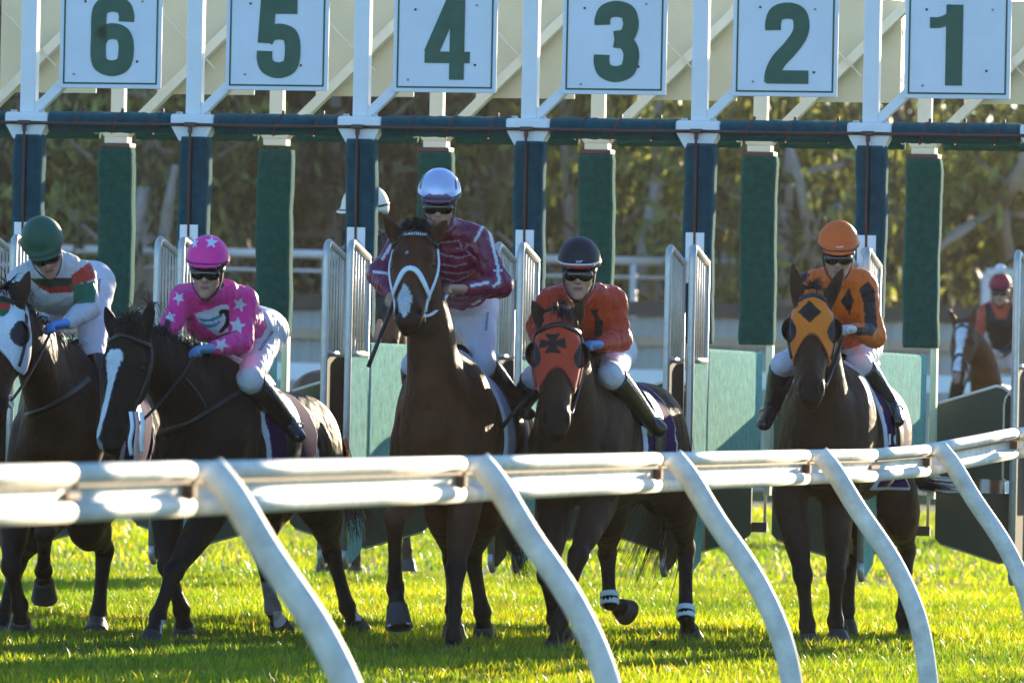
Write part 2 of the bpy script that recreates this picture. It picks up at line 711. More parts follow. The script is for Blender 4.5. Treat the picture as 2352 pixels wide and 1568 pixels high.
def digit(mb, n, x0, z0, w, h, y):
    """big bold figure, lower left (x0, z0)"""
    s = w / 100.0; t = h / 183.0
    k = [0]
    def st(path, smooth=True, sw=36):
        P = np.array(path, float)
        if smooth: P = catmull(P, 6)
        pts = [(x0 + a * s, y - 0.0004 * k[0], z0 + h - b * t) for a, b in P]
        k[0] += 1
        mb.ribbon(pts, [(0, -1, 0)] * len(pts), sw * s, 0.003, False)
    if n == 6:
        st([(82, 58), (82, 42), (74, 24), (50, 17), (26, 24), (18, 44), (18, 92), (18, 138), (26, 158), (50, 166), (74, 158), (82, 138), (82, 106), (72, 86), (50, 80), (30, 86), (20, 100)])
    elif n == 5:
        st([(8, 18), (92, 18)], False)
        st([(25, 1), (19, 104)], False)
        st([(19, 98), (30, 82), (52, 77), (74, 84), (82, 104), (82, 138), (74, 158), (50, 166), (26, 158), (18, 140), (18, 122)])
    elif n == 4:
        st([(66, -1), (14, 124)], False, 34)
        st([(0, 132), (104, 132)], False, 26)
        st([(74, 0), (74, 183)], False, 34)
    elif n == 3:
        st([(18, 54), (18, 42), (26, 24), (50, 17), (74, 24), (82, 42), (82, 60), (72, 80), (46, 86)])
        st([(46, 87), (70, 92), (84, 112), (84, 138), (75, 158), (50, 166), (26, 158), (18, 140), (18, 122)])
    elif n == 2:
        st([(18, 62), (18, 44), (26, 24), (50, 17), (74, 24), (82, 46), (78, 72), (58, 102), (32, 132), (20, 158), (18, 181)])
        st([(4, 168), (100, 168)], False, 30)
    elif n == 1:
        st([(50, 0), (50, 183)], False, 33)
        st([(2, 41), (22, 40), (40, 30), (46, 12), (47, 0)], True, 21)
    elif n == 7:
        st([(2, 17), (98, 17)], False)
        st([(80, 30), (50, 90), (38, 183)])


def strap_ring(mb, x, y, z, r, th, a0=0, lean=0.03):
    pts = [(x + lean * math.cos(2 * math.pi * k / 14), y + r * math.sin(2 * math.pi * k / 14), z + r * math.cos(2 * math.pi * k / 14)) for k in range(14)]
    mb.tube(pts, th, 5, closed=True)


def roll_pad(x0, x1, y, z, r, seed):
    """padded beam: slightly lumpy roll of carpet"""
    rs = np.random.RandomState(seed)
    nx, na = 26, 16
    V = []; F = []
    for i in range(nx + 1):
        x = x0 + (x1 - x0) * i / nx
        rr = r * (1 + 0.035 * math.sin(i * 1.9 + seed) + 0.02 * rs.randn())
        for k in range(na):
            a = 2 * math.pi * k / na
            V.append((x, y + rr * 1.05 * math.sin(a), z + rr * math.cos(a)))
    for i in range(nx):
        for k in range(na):
            l = (k + 1) % na
            F.append((i * na + k, i * na + l, (i + 1) * na + l, (i + 1) * na + k))
    F.append(tuple(range(na))); F.append(tuple(range(nx * na, (nx + 1) * na)))
    m = MB(); m._add(V, F, True)
    return m


def padded(x, y, z0, z1, w, d, seed, r=0.03):
    """padded post with rounded edges and slightly uneven carpet"""
    rs = np.random.RandomState(seed)
    prof = []
    for cx, cy, a0 in ((1, -1, -90), (1, 1, 0), (-1, 1, 90), (-1, -1, 180)):
        for q in range(4):
            a = rad(a0 + q * 30)
            prof.append((cx * (w / 2 - r) + r * math.cos(a), cy * (d / 2 - r) + r * math.sin(a)))
    nz = 30; n = len(prof); V = []; F = []
    for i in range(nz + 1):
        z = z0 + (z1 - z0) * i / nz
        k = 1 + 0.015 * math.sin(i * 0.7 + seed) + 0.008 * rs.randn()
        if i in (0, nz): k *= 0.95
        ox = 0.004 * math.sin(i * 0.23 + seed * 2)
        for px, py in prof:
            V.append((x + px * k + ox, y + py * k, z))
    for i in range(nz):
        for k in range(n):
            l = (k + 1) % n
            F.append((i * n + k, i * n + l, (i + 1) * n + l, (i + 1) * n + k))
    F.append(tuple(range(n))); F.append(tuple(range(nz * n, nz * n + n)))
    m = MB(); m._add(V, F, True)
    return m


# --- front frame
for i in range(-1, 7):
    u = (i - 3) * PITCHW
    # padded lower post with its seam, air line and latch plate
    fp = padded(u + 0.01, 0.0, 1.70, 2.865, FP_W, 0.15, i + 3).build('front_post', M_NAVY, GATE)
    MB().box((u + 0.004, -0.0785, 1.72), (u + 0.012, -0.0765, 2.86)).build('seam', M_BLACKP, fp)
    MB().tube([(u - 0.004, -0.092, 2.91), (u - 0.004, -0.092, 2.5), (u - 0.001, -0.092, 2.24)], 0.0075, 6).build('air_line', M_RUST, fp)
    pl = MB().box((u - 0.055, -0.089, 2.05), (u + 0.055, -0.081, 2.345), 0.003).build('latch_plate', M_WHITE, fp)
    MB().tube([(u + 0.025 * math.cos(q * 0.52), -0.1, 2.245 + 0.025 * math.sin(q * 0.52)) for q in range(12)], 0.007, 6, closed=True).build('ring', M_STEELD, fp)
    MB().box((u - 0.04, -0.068, 0.80), (u - 0.01, 0.06, 1.70)).build('post_stem', M_CREAM, fp)
    # white upper post and bracket
    up = MB().box((u - 0.046, -0.045, 2.998), (u + 0.046, 0.045, 4.25), 0.006).build('upper_post', M_WHITE, GATE)
    MB().bar((u + 0.03, 0.0, 3.0), (u + 0.34, 0.0, 3.30), 0.055, 0.068, (0, 1, 0), 0.004).build('brace', M_WHITE, up)
    br = MB().box((u - 0.131, -0.075, 2.925), (u + 0.131, 0.075, 2.998), 0.016).build('beam_bracket', M_WHITE, GATE)
    m = MB()
    for (za, zb, wa, wb) in ((2.925, 2.84, 0.125, 0.078),):
        V = [(u - wa, -0.072, za), (u + wa, -0.072, za), (u + wb, -0.06, zb), (u - wb, -0.06, zb), (u - wa, 0.072, za), (u + wa, 0.072, za), (u + wb, 0.06, zb), (u - wb, 0.06, zb)]
        m._add(V, [(0, 1, 2, 3), (4, 7, 6, 5), (0, 4, 5, 1), (1, 5, 6, 2), (2, 6, 7, 3), (3, 7, 4, 0)])
    m.build('gusset', M_WHITE, br)
    for sx in (-0.085, 0.085):
        MB().box((u + sx - 0.016, -0.05, 2.998), (u + sx + 0.016, -0.015, 3.012), 0.003).build('nut', M_STEELD, br)
    tf = MB().box((u - 0.04, -0.112, 2.922), (u + 0.036, -0.078, 2.948), 0.006)
    tf.box((u - 0.014, -0.108, 2.885), (u + 0.008, -0.08, 2.922), 0.004)
    tf.build('pipe_tee', M_RUST, br)
    # padded beam, pipe and ties
    if i < 6:
        bm_ = roll_pad(u + 0.131, u + PITCHW - 0.131, 0.0, 2.945, 0.062, i + 20).build('front_beam', M_NAVY, GATE)
        for q, fx in enumerate((0.3, 0.52, 0.76)):
            xx = u + fx * PITCHW + 0.02 * math.sin(i * 3 + q)
            t = MB(); strap_ring(t, xx, 0.0, 2.945, 0.067, 0.005)
            t.box((xx + 0.022, -0.012, 3.008), (xx + 0.038, 0.008, 3.028), 0.002)
            t.build('tie', M_RUST, bm_)
        MB().tube([(u + 0.036 + (PITCHW - 0.076) * q / 8, -0.087 - 0.004 * math.sin(q * 1.7 + i), 2.935 - 0.003 * math.sin(q * 0.39)) for q in range(9)], 0.0095, 7).build('air_pipe', M_RUST, GATE)
        # number board
        num = 6 - i
        if 1 <= num <= 7:
            c = u + PITCHW / 2 + 0.003
            lo, hi = c - 0.309, c + 0.309
            zb, zt = 3.143, 3.763
            bd = MB().box((lo, -0.072, zb), (hi, -0.052, zt), 0.003).build('number_board', M_BOARD, GATE)
            y = -0.0735
            fr = MB()
            g = 0.022; b = 0.0105
            fr.box((lo + g, y - 0.001, zb + g + 0.002), (hi - g, y + 0.002, zb + g + b + 0.002)).box((lo + g, y - 0.001, zt - g - b), (hi - g, y + 0.002, zt - g))
            fr.box((lo + g, y - 0.001, zb + g + b + 0.002), (lo + g + b, y + 0.002, zt - g - b)).box((hi - g - b, y - 0.001, zb + g + b + 0.002), (hi - g, y + 0.002, zt - g - b))
            fr.build('border', M_SIGN, bd)
            dg = MB()
            if num <= 7:
                ww = 0.26 if num != 1 else 0.30
                digit(dg, num, c - ww / 2 + (0.01 if num != 1 else -0.02), zb + 0.075, ww, 0.468, y)
                dg.build('figure', M_SIGN, bd)
            rs = random.Random(num)
            for (bx, bz, dk) in ((-0.17, 0.50, 1), (0.19, 0.525, 0), (-0.20, 0.075, 0), (0.165, 0.15, 1)):
                bx += rs.uniform(-0.02, 0.02); bz += rs.uniform(-0.02, 0.02)
                MB().tube([(c + bx, -0.079, zb + bz), (c + bx, -0.07, zb + bz)], 0.0075, 8).build('bolt', M_BOLTD if dk else M_BOLT, bd)

# --- rear frame: cream uprights, padded columns, beam, boards on their backs
for i in range(-1, 7):
    u = (i - 3) * PITCHW + 0.012
    v = VR
    rc = padded(u, v, 1.715, 2.865, 0.215, 0.16, i + 40).build('rear_post', M_TEAL, GATE)
    if i % 2 == 0 or i > 2:
        MB().box((u - 0.098, v - 0.082, 2.862), (u + 0.094, v + 0.08, 2.892), 0.006).build('rubber_pad', M_RUST, rc)
    MB().box((u + 0.07, v - 0.062, 0.80), (u + 0.108, v + 0.02, 1.715)).build('post_stem', M_CREAM, rc)
    MB().box((u - 0.072, v - 0.06, 2.892), (u + 0.072, v + 0.06, 2.93)).build('neck', M_CREAM, rc)
    br = MB()
    wa, wb, za, zb = 0.118, 0.074, 2.99, 2.932
    V = [(u - wa, v - 0.07, za), (u + wa, v - 0.07, za), (u + wb, v - 0.058, zb), (u - wb, v - 0.058, zb), (u - wa, v + 0.07, za), (u + wa, v + 0.07, za), (u + wb, v + 0.058, zb), (u - wb, v + 0.058, zb)]
    br._add(V, [(0, 1, 2, 3), (4, 7, 6, 5), (0, 4, 5, 1), (1, 5, 6, 2), (2, 6, 7, 3), (3, 7, 4, 0)])
    br.box((u - 0.122, v - 0.074, 2.99), (u + 0.122, v + 0.074, 3.05), 0.008)
    brk = br.build('beam_bracket', M_CREAM, GATE)
    MB().tube([(u - 0.125 + 0.018 * math.cos(q * 0.5), v - 0.06, 2.972 + 0.022 * math.sin(q * 0.5)) for q in range(13)], 0.004, 5, closed=True).build('hook', M_CREAM, brk)
    up = MB().box((u - 0.042, v - 0.04, 3.05), (u + 0.042, v + 0.04, 4.25), 0.005).build('upper_post', M_CREAM, GATE)
    if i < 6:
        roll_pad(u + 0.122, u + PITCHW - 0.122, v, 2.975, 0.058, i + 60).build('rear_beam', M_TEAL, GATE)
        MB().bar((u + 0.12, v, 3.03), (u + 1.26, v + 0.0, 4.17), 0.06, 0.085, (0, 1, 0), 0.005).build('diagonal_brace', M_CREAM, GATE)
        c = u + PITCHW / 2 + 0.03
        rb = MB().box((c - 0.309, v + 0.07, 3.205), (c + 0.309, v + 0.085, 3.83)).build('rear_number_board', M_CREAMP, GATE)
        MB().bar((c - 0.25, v - 0.06, 3.70), (c + 0.09, v - 0.06, 3.36), 0.006, 0.03, (0, 1, 0)).build('strap', M_CREAM, rb)
        for q in (-0.182, 0.0, 0.182):
            MB().tube([(c - 0.08 + q * 0.9, v - 0.068, 3.53 - q * 0.9), (c - 0.08 + q * 0.9, v - 0.058, 3.53 - q * 0.9)], 0.007, 7).build('bolt', M_STEELD, rb)
MB().box((-4.3 * PITCHW, VR - 0.05, 4.25), (3.2 * PITCHW, VR + 0.05, 4.35)).build('rear_top_beam', M_CREAM, GATE)
MB().box((-4.3 * PITCHW, -0.05, 4.25), (3.2 * PITCHW, 0.05, 4.35)).build('front_top_beam', M_WHITE, GATE)

# --- partitions between the stalls
for i in range(-1, 7):
    u = (i - 3) * PITCHW + 0.012
    wl = MB().box((u - 0.035, 0.085, 0.86), (u + 0.055, VR - 0.085, 1.672), 0.02).build('partition', M_TEALSUN, GATE)
    for vv in ((0.25, 1.8) if i in (-1, 6) else ()):
        MB().box((u - 0.02, vv, 0.02), (u + 0.03, vv + 0.06, 0.86)).build('foot', M_STEELD, wl)

_u2 = (2 - 3) * PITCHW + 0.012
MB().box((_u2 - 0.36, 0.55, 0.885), (_u2 - 0.036, 1.45, 0.912)).build('footboard', M_STEELD, GATE)

# --- front doors swung open towards the camera
DL = 0.50


def front_door(i, side):
    """side -1: hinged on the left of the post (its steel back shows), +1: hinged on the right (its padding shows)"""
    u = (i - 3) * PITCHW + side * 0.070 + 0.006
    h = empty('front_door', (u, -0.085, 0), 0.0, GATE)
    h.rotation_euler = (0, 0, 0.0)
    # local: hinge at y=0, free edge at y=-DL
    z_top, z_hinge, z_mid, z_bot = 2.245, 2.165, 1.60, 0.50
    rr = 0.021
    pts = [(0, -DL, 0.46), (0, -DL, 1.2), (0, -DL, z_top - 0.075)]
    for q in range(1, 6):
        a = rad(90 * q / 5)
        pts.append((0, -DL + 0.07 * (1 - math.cos(a)), z_top - 0.075 + 0.075 * math.sin(a)))
    pts.append((0, 0.0, z_hinge))
    MB().tube(pts, rr, 10).build('frame', M_STEEL, h)
    MB().tube([(0, 0.0, 0.5), (0, 0.0, z_hinge)], 0.017, 8).build('hinge_tube', M_STEEL, h)
    MB().tube([(0, -DL, z_mid), (0, 0, z_mid)], 0.018, 8).build('rail', M_STEEL, h)
    for q in range(6):
        y = -DL + 0.075 + (DL - 0.115) * q / 5
        zt = z_top + (z_hinge - z_top) * ((y + DL - 0.07) / (DL - 0.07)) - 0.01
        MB().tube([(0, y, z_mid), (0, y, zt)], 0.0068, 6).build('bar', M_BAR, h)
    # padded or steel leaf below; its lower outer corner is cut away
    poly = [(-DL + 0.025, z_mid - 0.02), (-0.02, z_mid - 0.02), (-0.02, 0.62), (-0.12, 0.44), (-DL + 0.12, 0.38), (-DL + 0.045, 0.37), (-DL + 0.025, 0.41)]
    for (x0, x1, mt, nm) in ((-0.016, 0.0, M_TEALSUN if side < 0 else M_BLACKP, 'leaf'), (0.0005, 0.016, M_BLACKP if side < 0 else M_TEALSUN, 'padding')):
        V = [(x0, p[0], p[1]) for p in poly] + [(x1, p[0], p[1]) for p in poly]
        n = len(poly)
        F = [tuple(range(n)), tuple(range(2 * n - 1, n - 1, -1))] + [(k, k + n, (k + 1) % n + n, (k + 1) % n) for k in range(n)]
        q = MB(); q._add(V, F); q.build(nm, mt, h)
    MB().tube([(0.0, -DL, 0.46), (0, -DL + 0.01, 0.39), (0, -DL + 0.05, 0.365), (0, -DL + 0.12, 0.375)], 0.02, 8).build('toe', M_STEEL, h)


for i in range(-1, 7):
    if i < 6: front_door(i, +1)
    if i > -1: front_door(i, -1)

# --- rear doors: two-piece vinyl leaves, closed
for i in range(-1, 6):
    u0 = (i - 3) * PITCHW + 0.012
    for sd in (1, -1):
        base = u0 + 0.075 if sd > 0 else u0 + PITCHW - 0.055
        dr = empty('rear_door', (base, 2.38, 0), 0.0, GATE)
        wd = 0.47
        def outl(zl_o, zl_i, zh_o, zh_i, rt, rb):
            """outer edge at x=0, inner at x=wd; rounded inner corners"""
            o = [(0, zl_o + 0.03), (0.03, zl_o)]
            for q in range(5):
                a = rad(-90 + 22.5 * q); o.append((wd - rb + rb * math.cos(a), zl_i + rb + rb * math.sin(a)))
            for q in range(5):
                a = rad(22.5 * q); o.append((wd - rt + rt * math.cos(a), zh_i - rt + rt * math.sin(a)))
            o.append((0, zh_o))
            return [(sd * p[0], p[1]) for p in o]
        up_ = outl(0.935, 0.92, 1.375, 1.49, 0.11, 0.02)
        lo_ = outl(0.53, 0.42, 0.84, 0.84, 0.02, 0.07)
        MB().prism(up_, -0.012, 0.012).build('upper_leaf', M_DGREEN, dr)
        MB().prism(lo_, -0.012, 0.012).build('lower_leaf', M_DGREEN, dr)
        MB().tube([(p[0], 0, p[1]) for p in [up_[-1]] + up_[-2:1:-1]], 0.014, 7).build('edge_tube', M_STEEL, dr)
        MB().tube([(p[0], 0, p[1]) for p in lo_[1:-1]], 0.011, 7).build('edge_trim', M_STEELD, dr)
        MB().tube([(sd * (wd - 0.055), 0.0, 0.84), (sd * (wd - 0.055), 0, 0.93)], 0.012, 6).build('link', M_STEELD, dr)
    rod = MB().tube([(u0 + 0.02, 2.44, 1.3), (u0 + 0.02, 2.44, 0.62)], 0.010, 6).tube([(u0 - 0.07, 2.44, 1.3), (u0 - 0.07, 2.44, 0.62)], 0.010, 6).build('latch_rod', M_CREAM, GATE)
    MB().box((u0 - 0.09, 2.42, 0.57), (u0 + 0.035, 2.47, 0.63)).build('latch_foot', M_RUST, rod)
# ---------------------------------------------------------------- running rail in front
M_RAIL = mat('rail_white', (0.69, 0.67, 0.60), 0.55, spec=0.25, noise=(11, 0.28))
M_RAILRUST = mat('rail_rust', (0.20, 0.085, 0.035), 0.7, noise=(30, 0.5))
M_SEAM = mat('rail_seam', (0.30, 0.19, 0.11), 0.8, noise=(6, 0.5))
RAIL = empty('running_rail', (0, 20, 0))
tag(RAIL, 'white running rail on curved posts crossing in front of the horses', 'rail')


RK = 1.23        # rail size against the first survey


def rail_node(px, py, d, z=None):
    z = 1.15 if z is None else z
    p = W(px, py, d)
    return np.array([p[0], p[1], z])


_rn = []
for n in (-2, -1, 0, 1, 2, 3):
    k_ = n - (0.085 if n >= 0 else 0.04)
    _rn.append(rail_node(4326 - 20420 / (k_ + 5.33), 1055, (k_ + 5.33) * 4.2))
_kink = rail_node(2005, 1028, 27.85 * 1.3125)
_r4 = rail_node(2128, 1022, 28.75 * 1.3125, 1.17)
_r5 = rail_node(2330, 986, 29.95 * 1.3125, 1.256)
_r6 = rail_node(2590, 940, 31.3 * 1.3125, 1.32)


def rail_profile():
    """outline (side, height) of the double-ribbed rail, height measured down from the top"""
    o = []
    def arc(cs, cz, r, a0, a1, n, sx=1.0):
        for k in range(n + 1):
            a = rad(a0 + (a1 - a0) * k / n)
            o.append((RK * (cs + sx * r * math.cos(a)), RK * (cz + r * math.sin(a))))
    arc(0.0, -0.0225, 0.0225, 90, -65, 9)
    o.append((RK * -0.003, RK * -0.047)); o.append((RK * -0.003, RK * -0.083))
    arc(0.0, -0.1055, 0.0225, 65, -90, 9)
    arc(-0.012, -0.1055, 0.0225, -90, -245, 9)
    o.append((RK * -0.010, RK * -0.083)); o.append((RK * -0.010, RK * -0.047))
    arc(-0.012, -0.0225, 0.0225, 245, 90, 9)
    return o


_prof = rail_profile()


def rail_piece(a, b):
    a = np.array(a); b = np.array(b)
    t = _n(b - a); s = _n(np.cross(t, (0, 0, 1)))
    n = len(_prof); V = []; F = []
    for p in (a, a * 0.67 + b * 0.33, a * 0.33 + b * 0.67, b):
        for q in _prof:
            V.append(p + s * q[0] + np.array([0, 0, q[1]]))
    for i in range(3):
        for k in range(n):
            l = (k + 1) % n
            F.append((i * n + k, i * n + l, (i + 1) * n + l, (i + 1) * n + k))
    F.append(tuple(range(n))); F.append(tuple(range(3 * n, 4 * n)))
    m = MB(); m._add(V, F, True)
    r = m.build('rail', M_RAIL, RAIL, True)
    o = s * 0.006 * RK  # thin brown strip along the web, just below the top rib
    MB().bar(a + t * 0.03 + o - np.array([0, 0, 0.0475 * RK]), b - t * 0.03 + o - np.array([0, 0, 0.0475 * RK]), 0.014, 0.008).build('brown_seam', M_SEAM, r, True)
    return r


def rail_post(p, t, gz=0.0):
    t = _n(np.array([t[0], t[1], 0])); s = _n(np.cross(t, (0, 0, 1)))
    prof = [(0.012, 0.0), (0.077, 0.055), (0.2, 0.135), (0.38, 0.262), (0.57, 0.350), (0.78, 0.392), (0.92, 0.400)]
    prof = [(a * 1.3125, b_ * 1.3125) for a, b_ in prof] + [(p[2] - gz + 0.02, 0.40 * 1.3125)]
    P = catmull(np.array(prof), 5)
    m = MB().tube([p + s * (0.064 + x) + np.array([0, 0, -z]) for z, x in P], 0.0355 * RK, 16)
    ps = m.build('post', M_RAIL, RAIL, True)
    MB().bar(p - t * 0.055 + s * 0.012 - np.array([0, 0, 0.086]), p - t * 0.012 + s * 0.012 - np.array([0, 0, 0.086]), 0.036, 0.04).build('clamp', M_RAILRUST, ps, True)
    MB().tube([p + s * 0.135 + np.array([0, 0, -0.15]), p + s * 0.135 + np.array([0, 0, -0.10])], 0.008, 6).build('bolt', M_RAILRUST, ps, True)
    return ps


_chain = _rn + [_r4, _r5, _r6]
for i in range(len(_rn) - 1):
    t = _n(_rn[i + 1] - _rn[i]); q = 0.006
    if i == 1:
        # joint between two rail lengths just before the first post in view
        j = _rn[1] + (_rn[2] - _rn[1]) * 0.64
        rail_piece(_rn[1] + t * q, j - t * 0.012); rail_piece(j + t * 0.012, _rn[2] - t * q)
        sl = MB().bar(j - t * 0.07 - np.array([0, 0, 0.086]) + np.array([0.004, 0, 0]), j + t * 0.07 - np.array([0, 0, 0.086]) + np.array([0.004, 0, 0]), 0.022, 0.018)
        sl.build('joint_sleeve', M_RAILRUST, RAIL, True)
        continue
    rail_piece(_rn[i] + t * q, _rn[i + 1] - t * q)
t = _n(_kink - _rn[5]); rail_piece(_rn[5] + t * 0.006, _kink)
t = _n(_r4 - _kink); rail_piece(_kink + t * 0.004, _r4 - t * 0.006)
MB().bar(_kink - t * 0.09 - np.array([0, 0, 0.086]) + np.array([0.006, -0.002, 0]), _kink + t * 0.09 - np.array([0, 0, 0.086]) + np.array([0.006, -0.002, 0]), 0.02, 0.018).build('joint_sleeve', M_RAILRUST, RAIL, True)
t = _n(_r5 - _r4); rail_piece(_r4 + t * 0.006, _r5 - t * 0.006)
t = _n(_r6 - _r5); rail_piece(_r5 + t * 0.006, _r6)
for i, p in enumerate(_rn[1:]):
    rail_post(p, _rn[min(i + 2, 5)] - _rn[min(i + 1, 4)])
rail_post(_r4, _r4 - _kink)
rail_post(_r5, _r5 - _r4)
# ---------------------------------------------------------------- fence, trees and far bush behind the track
M_SHEET = mat('corrugated_sheet', (0.36, 0.36, 0.34), 0.6, noise=(0.8, 0.10))
M_TANRAIL = mat('tan_rail', (0.42, 0.30, 0.20), 0.6, noise=(2, 0.15))
M_DARKRAIL = mat('dark_timber', (0.05, 0.042, 0.036), 0.7, noise=(3, 0.3))
M_WPIPE = mat('weathered_white_pipe', (0.66, 0.60, 0.57), 0.5, noise=(2, 0.15))
FY = 122.0
fence = empty('boundary_fence', (0, FY, 0))
tag(fence, 'pale corrugated metal boundary fence with tan rail behind the gate', 'fence')
for k in range(-6, 7):
    n = 60; V = []; F = []
    x0 = k * 3.0
    for i in range(n + 1):
        x = x0 + (2.96 * i / n); y = 0.025 * math.sin(x * 2 * math.pi / 0.2)
        V += [(x, y, 0.02), (x, y, 2.72)]
    for i in range(n):
        F.append((2 * i, 2 * i + 2, 2 * i + 3, 2 * i + 1))
    m = MB(); m._add(V, F, True)
    m.build('sheet', M_SHEET, fence)
    MB().box((x0, -0.10, 2.27), (x0 + 2.99, -0.04, 2.43)).build('rail', M_TANRAIL, fence)
    MB().box((x0 - 0.06, 0.04, 0), (x0 + 0.06, 0.16, 2.72)).build('post', M_WPIPE, fence)
MB().box((-18, -0.12, 2.74), (21, 0.10, 2.97)).build('capping', M_DARKRAIL, fence)
wr = empty('white_rail', (0, FY - 6, 0))
tag(wr, 'broad white outer rail in front of the corrugated fence', 'rail')
MB().box((-17, -0.04, 1.60), (20, 0.04, 1.86), 0.01).build('rail', M_WHITE, wr)
for k in range(-5, 7):
    MB().box((k * 3.2 + 1.1, 0.045, 0), (k * 3.2 + 1.22, 0.12, 1.7)).build('post', M_WHITE, wr)
pr = empty('pipe_railing', (0, FY + 9, 0))
tag(pr, 'tall pipe railing above the boundary fence in front of the trees', 'railing')
for (z, r) in ((3.78, 0.075), (3.5, 0.03)):
    MB().tube([(-20, 0, z), (4.0, 0, z)], r, 8).build('rail', M_WPIPE, pr)
MB().tube([(8.0, -1, 3.66), (22.0, -1, 3.60)], 0.10, 8).build('rail', M_WPIPE, pr)
for x in (-14.6, -9.8, -8.0, -3.2, -0.6, 2.05, 3.95):
    MB().tube([(x, 0, 0), (x, 0, 3.78)], 0.06, 8).build('post', M_WPIPE, pr)
for x, r in ((8.0, 0.085), (7.0, 0.05), (11.2, 0.085)):
    MB().tube([(x, -1, 0), (x, -1, 3.68)], r, 8).build('post', M_WPIPE, pr)


def leaf_material(name, trans, rough=0.38):
    m = bpy.data.materials.new(name); m.use_nodes = True
    N = m.node_tree.nodes; L = m.node_tree.links
    b = N['Principled BSDF']; b.inputs['Roughness'].default_value = rough; b.inputs['Specular IOR Level'].default_value = 0.22
    a = N.new('ShaderNodeVertexColor'); a.layer_name = 'Col'
    L.new(a.outputs[0], b.inputs['Base Color'])
    tr = N.new('ShaderNodeBsdfTranslucent')
    g = N.new('ShaderNodeVectorMath'); g.operation = 'MULTIPLY'; g.inputs[1].default_value = (1.5, 1.5, 0.75)
    L.new(a.outputs[0], g.inputs[0]); L.new(g.outputs[0], tr.inputs[0])
    ms = N.new('ShaderNodeMixShader'); ms.inputs[0].default_value = trans
    L.new(b.outputs[0], ms.inputs[1]); L.new(tr.outputs[0], ms.inputs[2])
    L.new(ms.outputs[0], N['Material Output'].inputs[0])
    return m


M_LEAF = leaf_material('gum_leaf', 0.40, 0.5)
M_LEAFD = leaf_material('dark_leaf', 0.10, 0.7)
M_BARK = mat('gum_bark', (0.30, 0.25, 0.21), 0.8, noise=(3, 0.4), bump=(8, 0.5, 0.05))


def leaf_cloud(centers, radii, per, size, seed, pal):
    rs = np.random.RandomState(seed)
    C = np.repeat(np.array(centers), per, 0); R = np.repeat(np.array(radii), per)[:, None]
    n = len(C)
    P = C + rs.randn(n, 3) * R * np.array([0.5, 0.5, 0.42])
    a = rs.randn(n, 3) * np.array([0.5, 0.5, 1.0]) + np.array([0, 0, -0.5]); a /= np.linalg.norm(a, axis=1)[:, None]
    w = np.cross(a, rs.randn(n, 3)); w /= np.linalg.norm(w, axis=1)[:, None]
    L = size * (0.7 + 0.7 * rs.rand(n))[:, None]
    V = np.zeros((n, 4, 3), np.float32)
    V[:, 0] = P; V[:, 1] = P + a * L * 0.45 + w * L * 0.17; V[:, 2] = P + a * L; V[:, 3] = P + a * L * 0.45 - w * L * 0.17
    b = np.arange(n)[:, None] * 4
    me = np_mesh('leaves', V.reshape(-1, 3), b + np.array([[0, 1, 2, 3]]), True)
    pal = np.array(pal)
    cc = pal[rs.randint(0, len(pal), len(centers))]
    c = np.repeat(cc, per, 0) * (0.7 + 0.6 * rs.rand(n))[:, None]
    set_colors(me, np.repeat(c, 4, 0).astype(np.float32))
    return me


PAL_OLIVE = [(0.075, 0.082, 0.058), (0.058, 0.064, 0.050), (0.14, 0.145, 0.085), (0.05, 0.055, 0.045)]
PAL_GOLD = [(0.19, 0.215, 0.07), (0.075, 0.085, 0.04), (0.25, 0.27, 0.09), (0.10, 0.115, 0.05), (0.05, 0.06, 0.035)]


def gum_tree(px, d, height, rx, low, seed, label, pal, lean=0.0, n=100, per=44, limbs=()):
    rs = np.random.RandomState(seed)
    p0 = W(px, 900, d)
    root = empty('gum_tree', (p0[0], p0[1], 0))
    tag(root, label, 'tree', 'gum trees behind the boundary fence')
    # trunk and limbs
    m = MB()
    top = np.array([lean * height, 0, height * 0.8])
    tr = [np.array([lean * height * t + 0.18 * math.sin(5 * t + seed), 0.1 * math.sin(4 * t), height * 0.8 * t]) for t in np.linspace(0, 1, 8)]
    m.tube(tr, [0.24 * (1 - 0.8 * t) + 0.03 for t in np.linspace(0, 1, 8)], 8)
    cents, rr = [], []
    for k in range(14):
        t = rs.uniform(0.3, 0.95); i = int(t * 7)
        o = tr[i] + (tr[min(i + 1, 7)] - tr[i]) * (t * 7 - i)
        an = rs.rand() * 6.28; ln = rx * (0.5 + 0.6 * rs.rand())
        e = o + np.array([math.cos(an) * ln, math.sin(an) * ln, ln * rs.uniform(0.1, 0.7)])
        md = 0.5 * (o + e) + np.array([0, 0, -0.1 * ln])
        m.tube([o, md, e], [0.075, 0.05, 0.015], 6)
        for q in range(3):
            cents.append(o + (e - o) * rs.uniform(0.6, 1.1) + rs.randn(3) * 0.5 + np.array([0, 0.5, 0])); rr.append(rs.uniform(0.6, 1.15))
    for lb in limbs:
        q = [W(*v) - np.array([p0[0], p0[1], 0]) for v in lb]
        m.tube(q, [0.16, 0.13, 0.10, 0.05][:len(q)], 8)
    m.build('trunk', M_BARK, root)
    while len(cents) < n:
        q = rs.randn(3); q /= np.linalg.norm(q); q *= rs.rand() ** 0.4
        c = np.array([q[0] * rx, q[1] * rx, low + (height - low) * (0.5 + 0.5 * q[2])]) + top * np.array([0.6, 0, 0]) + np.array([0, 0.8 * rx, 0])
        cents.append(c); rr.append(rs.uniform(0.55, 1.2))
    me = leaf_cloud(cents, rr, per, 0.46 if pal is PAL_OLIVE else 0.32, seed, pal)
    link_mesh('crown', me, M_LEAFD if pal is PAL_OLIVE else M_LEAF, root)
    return root


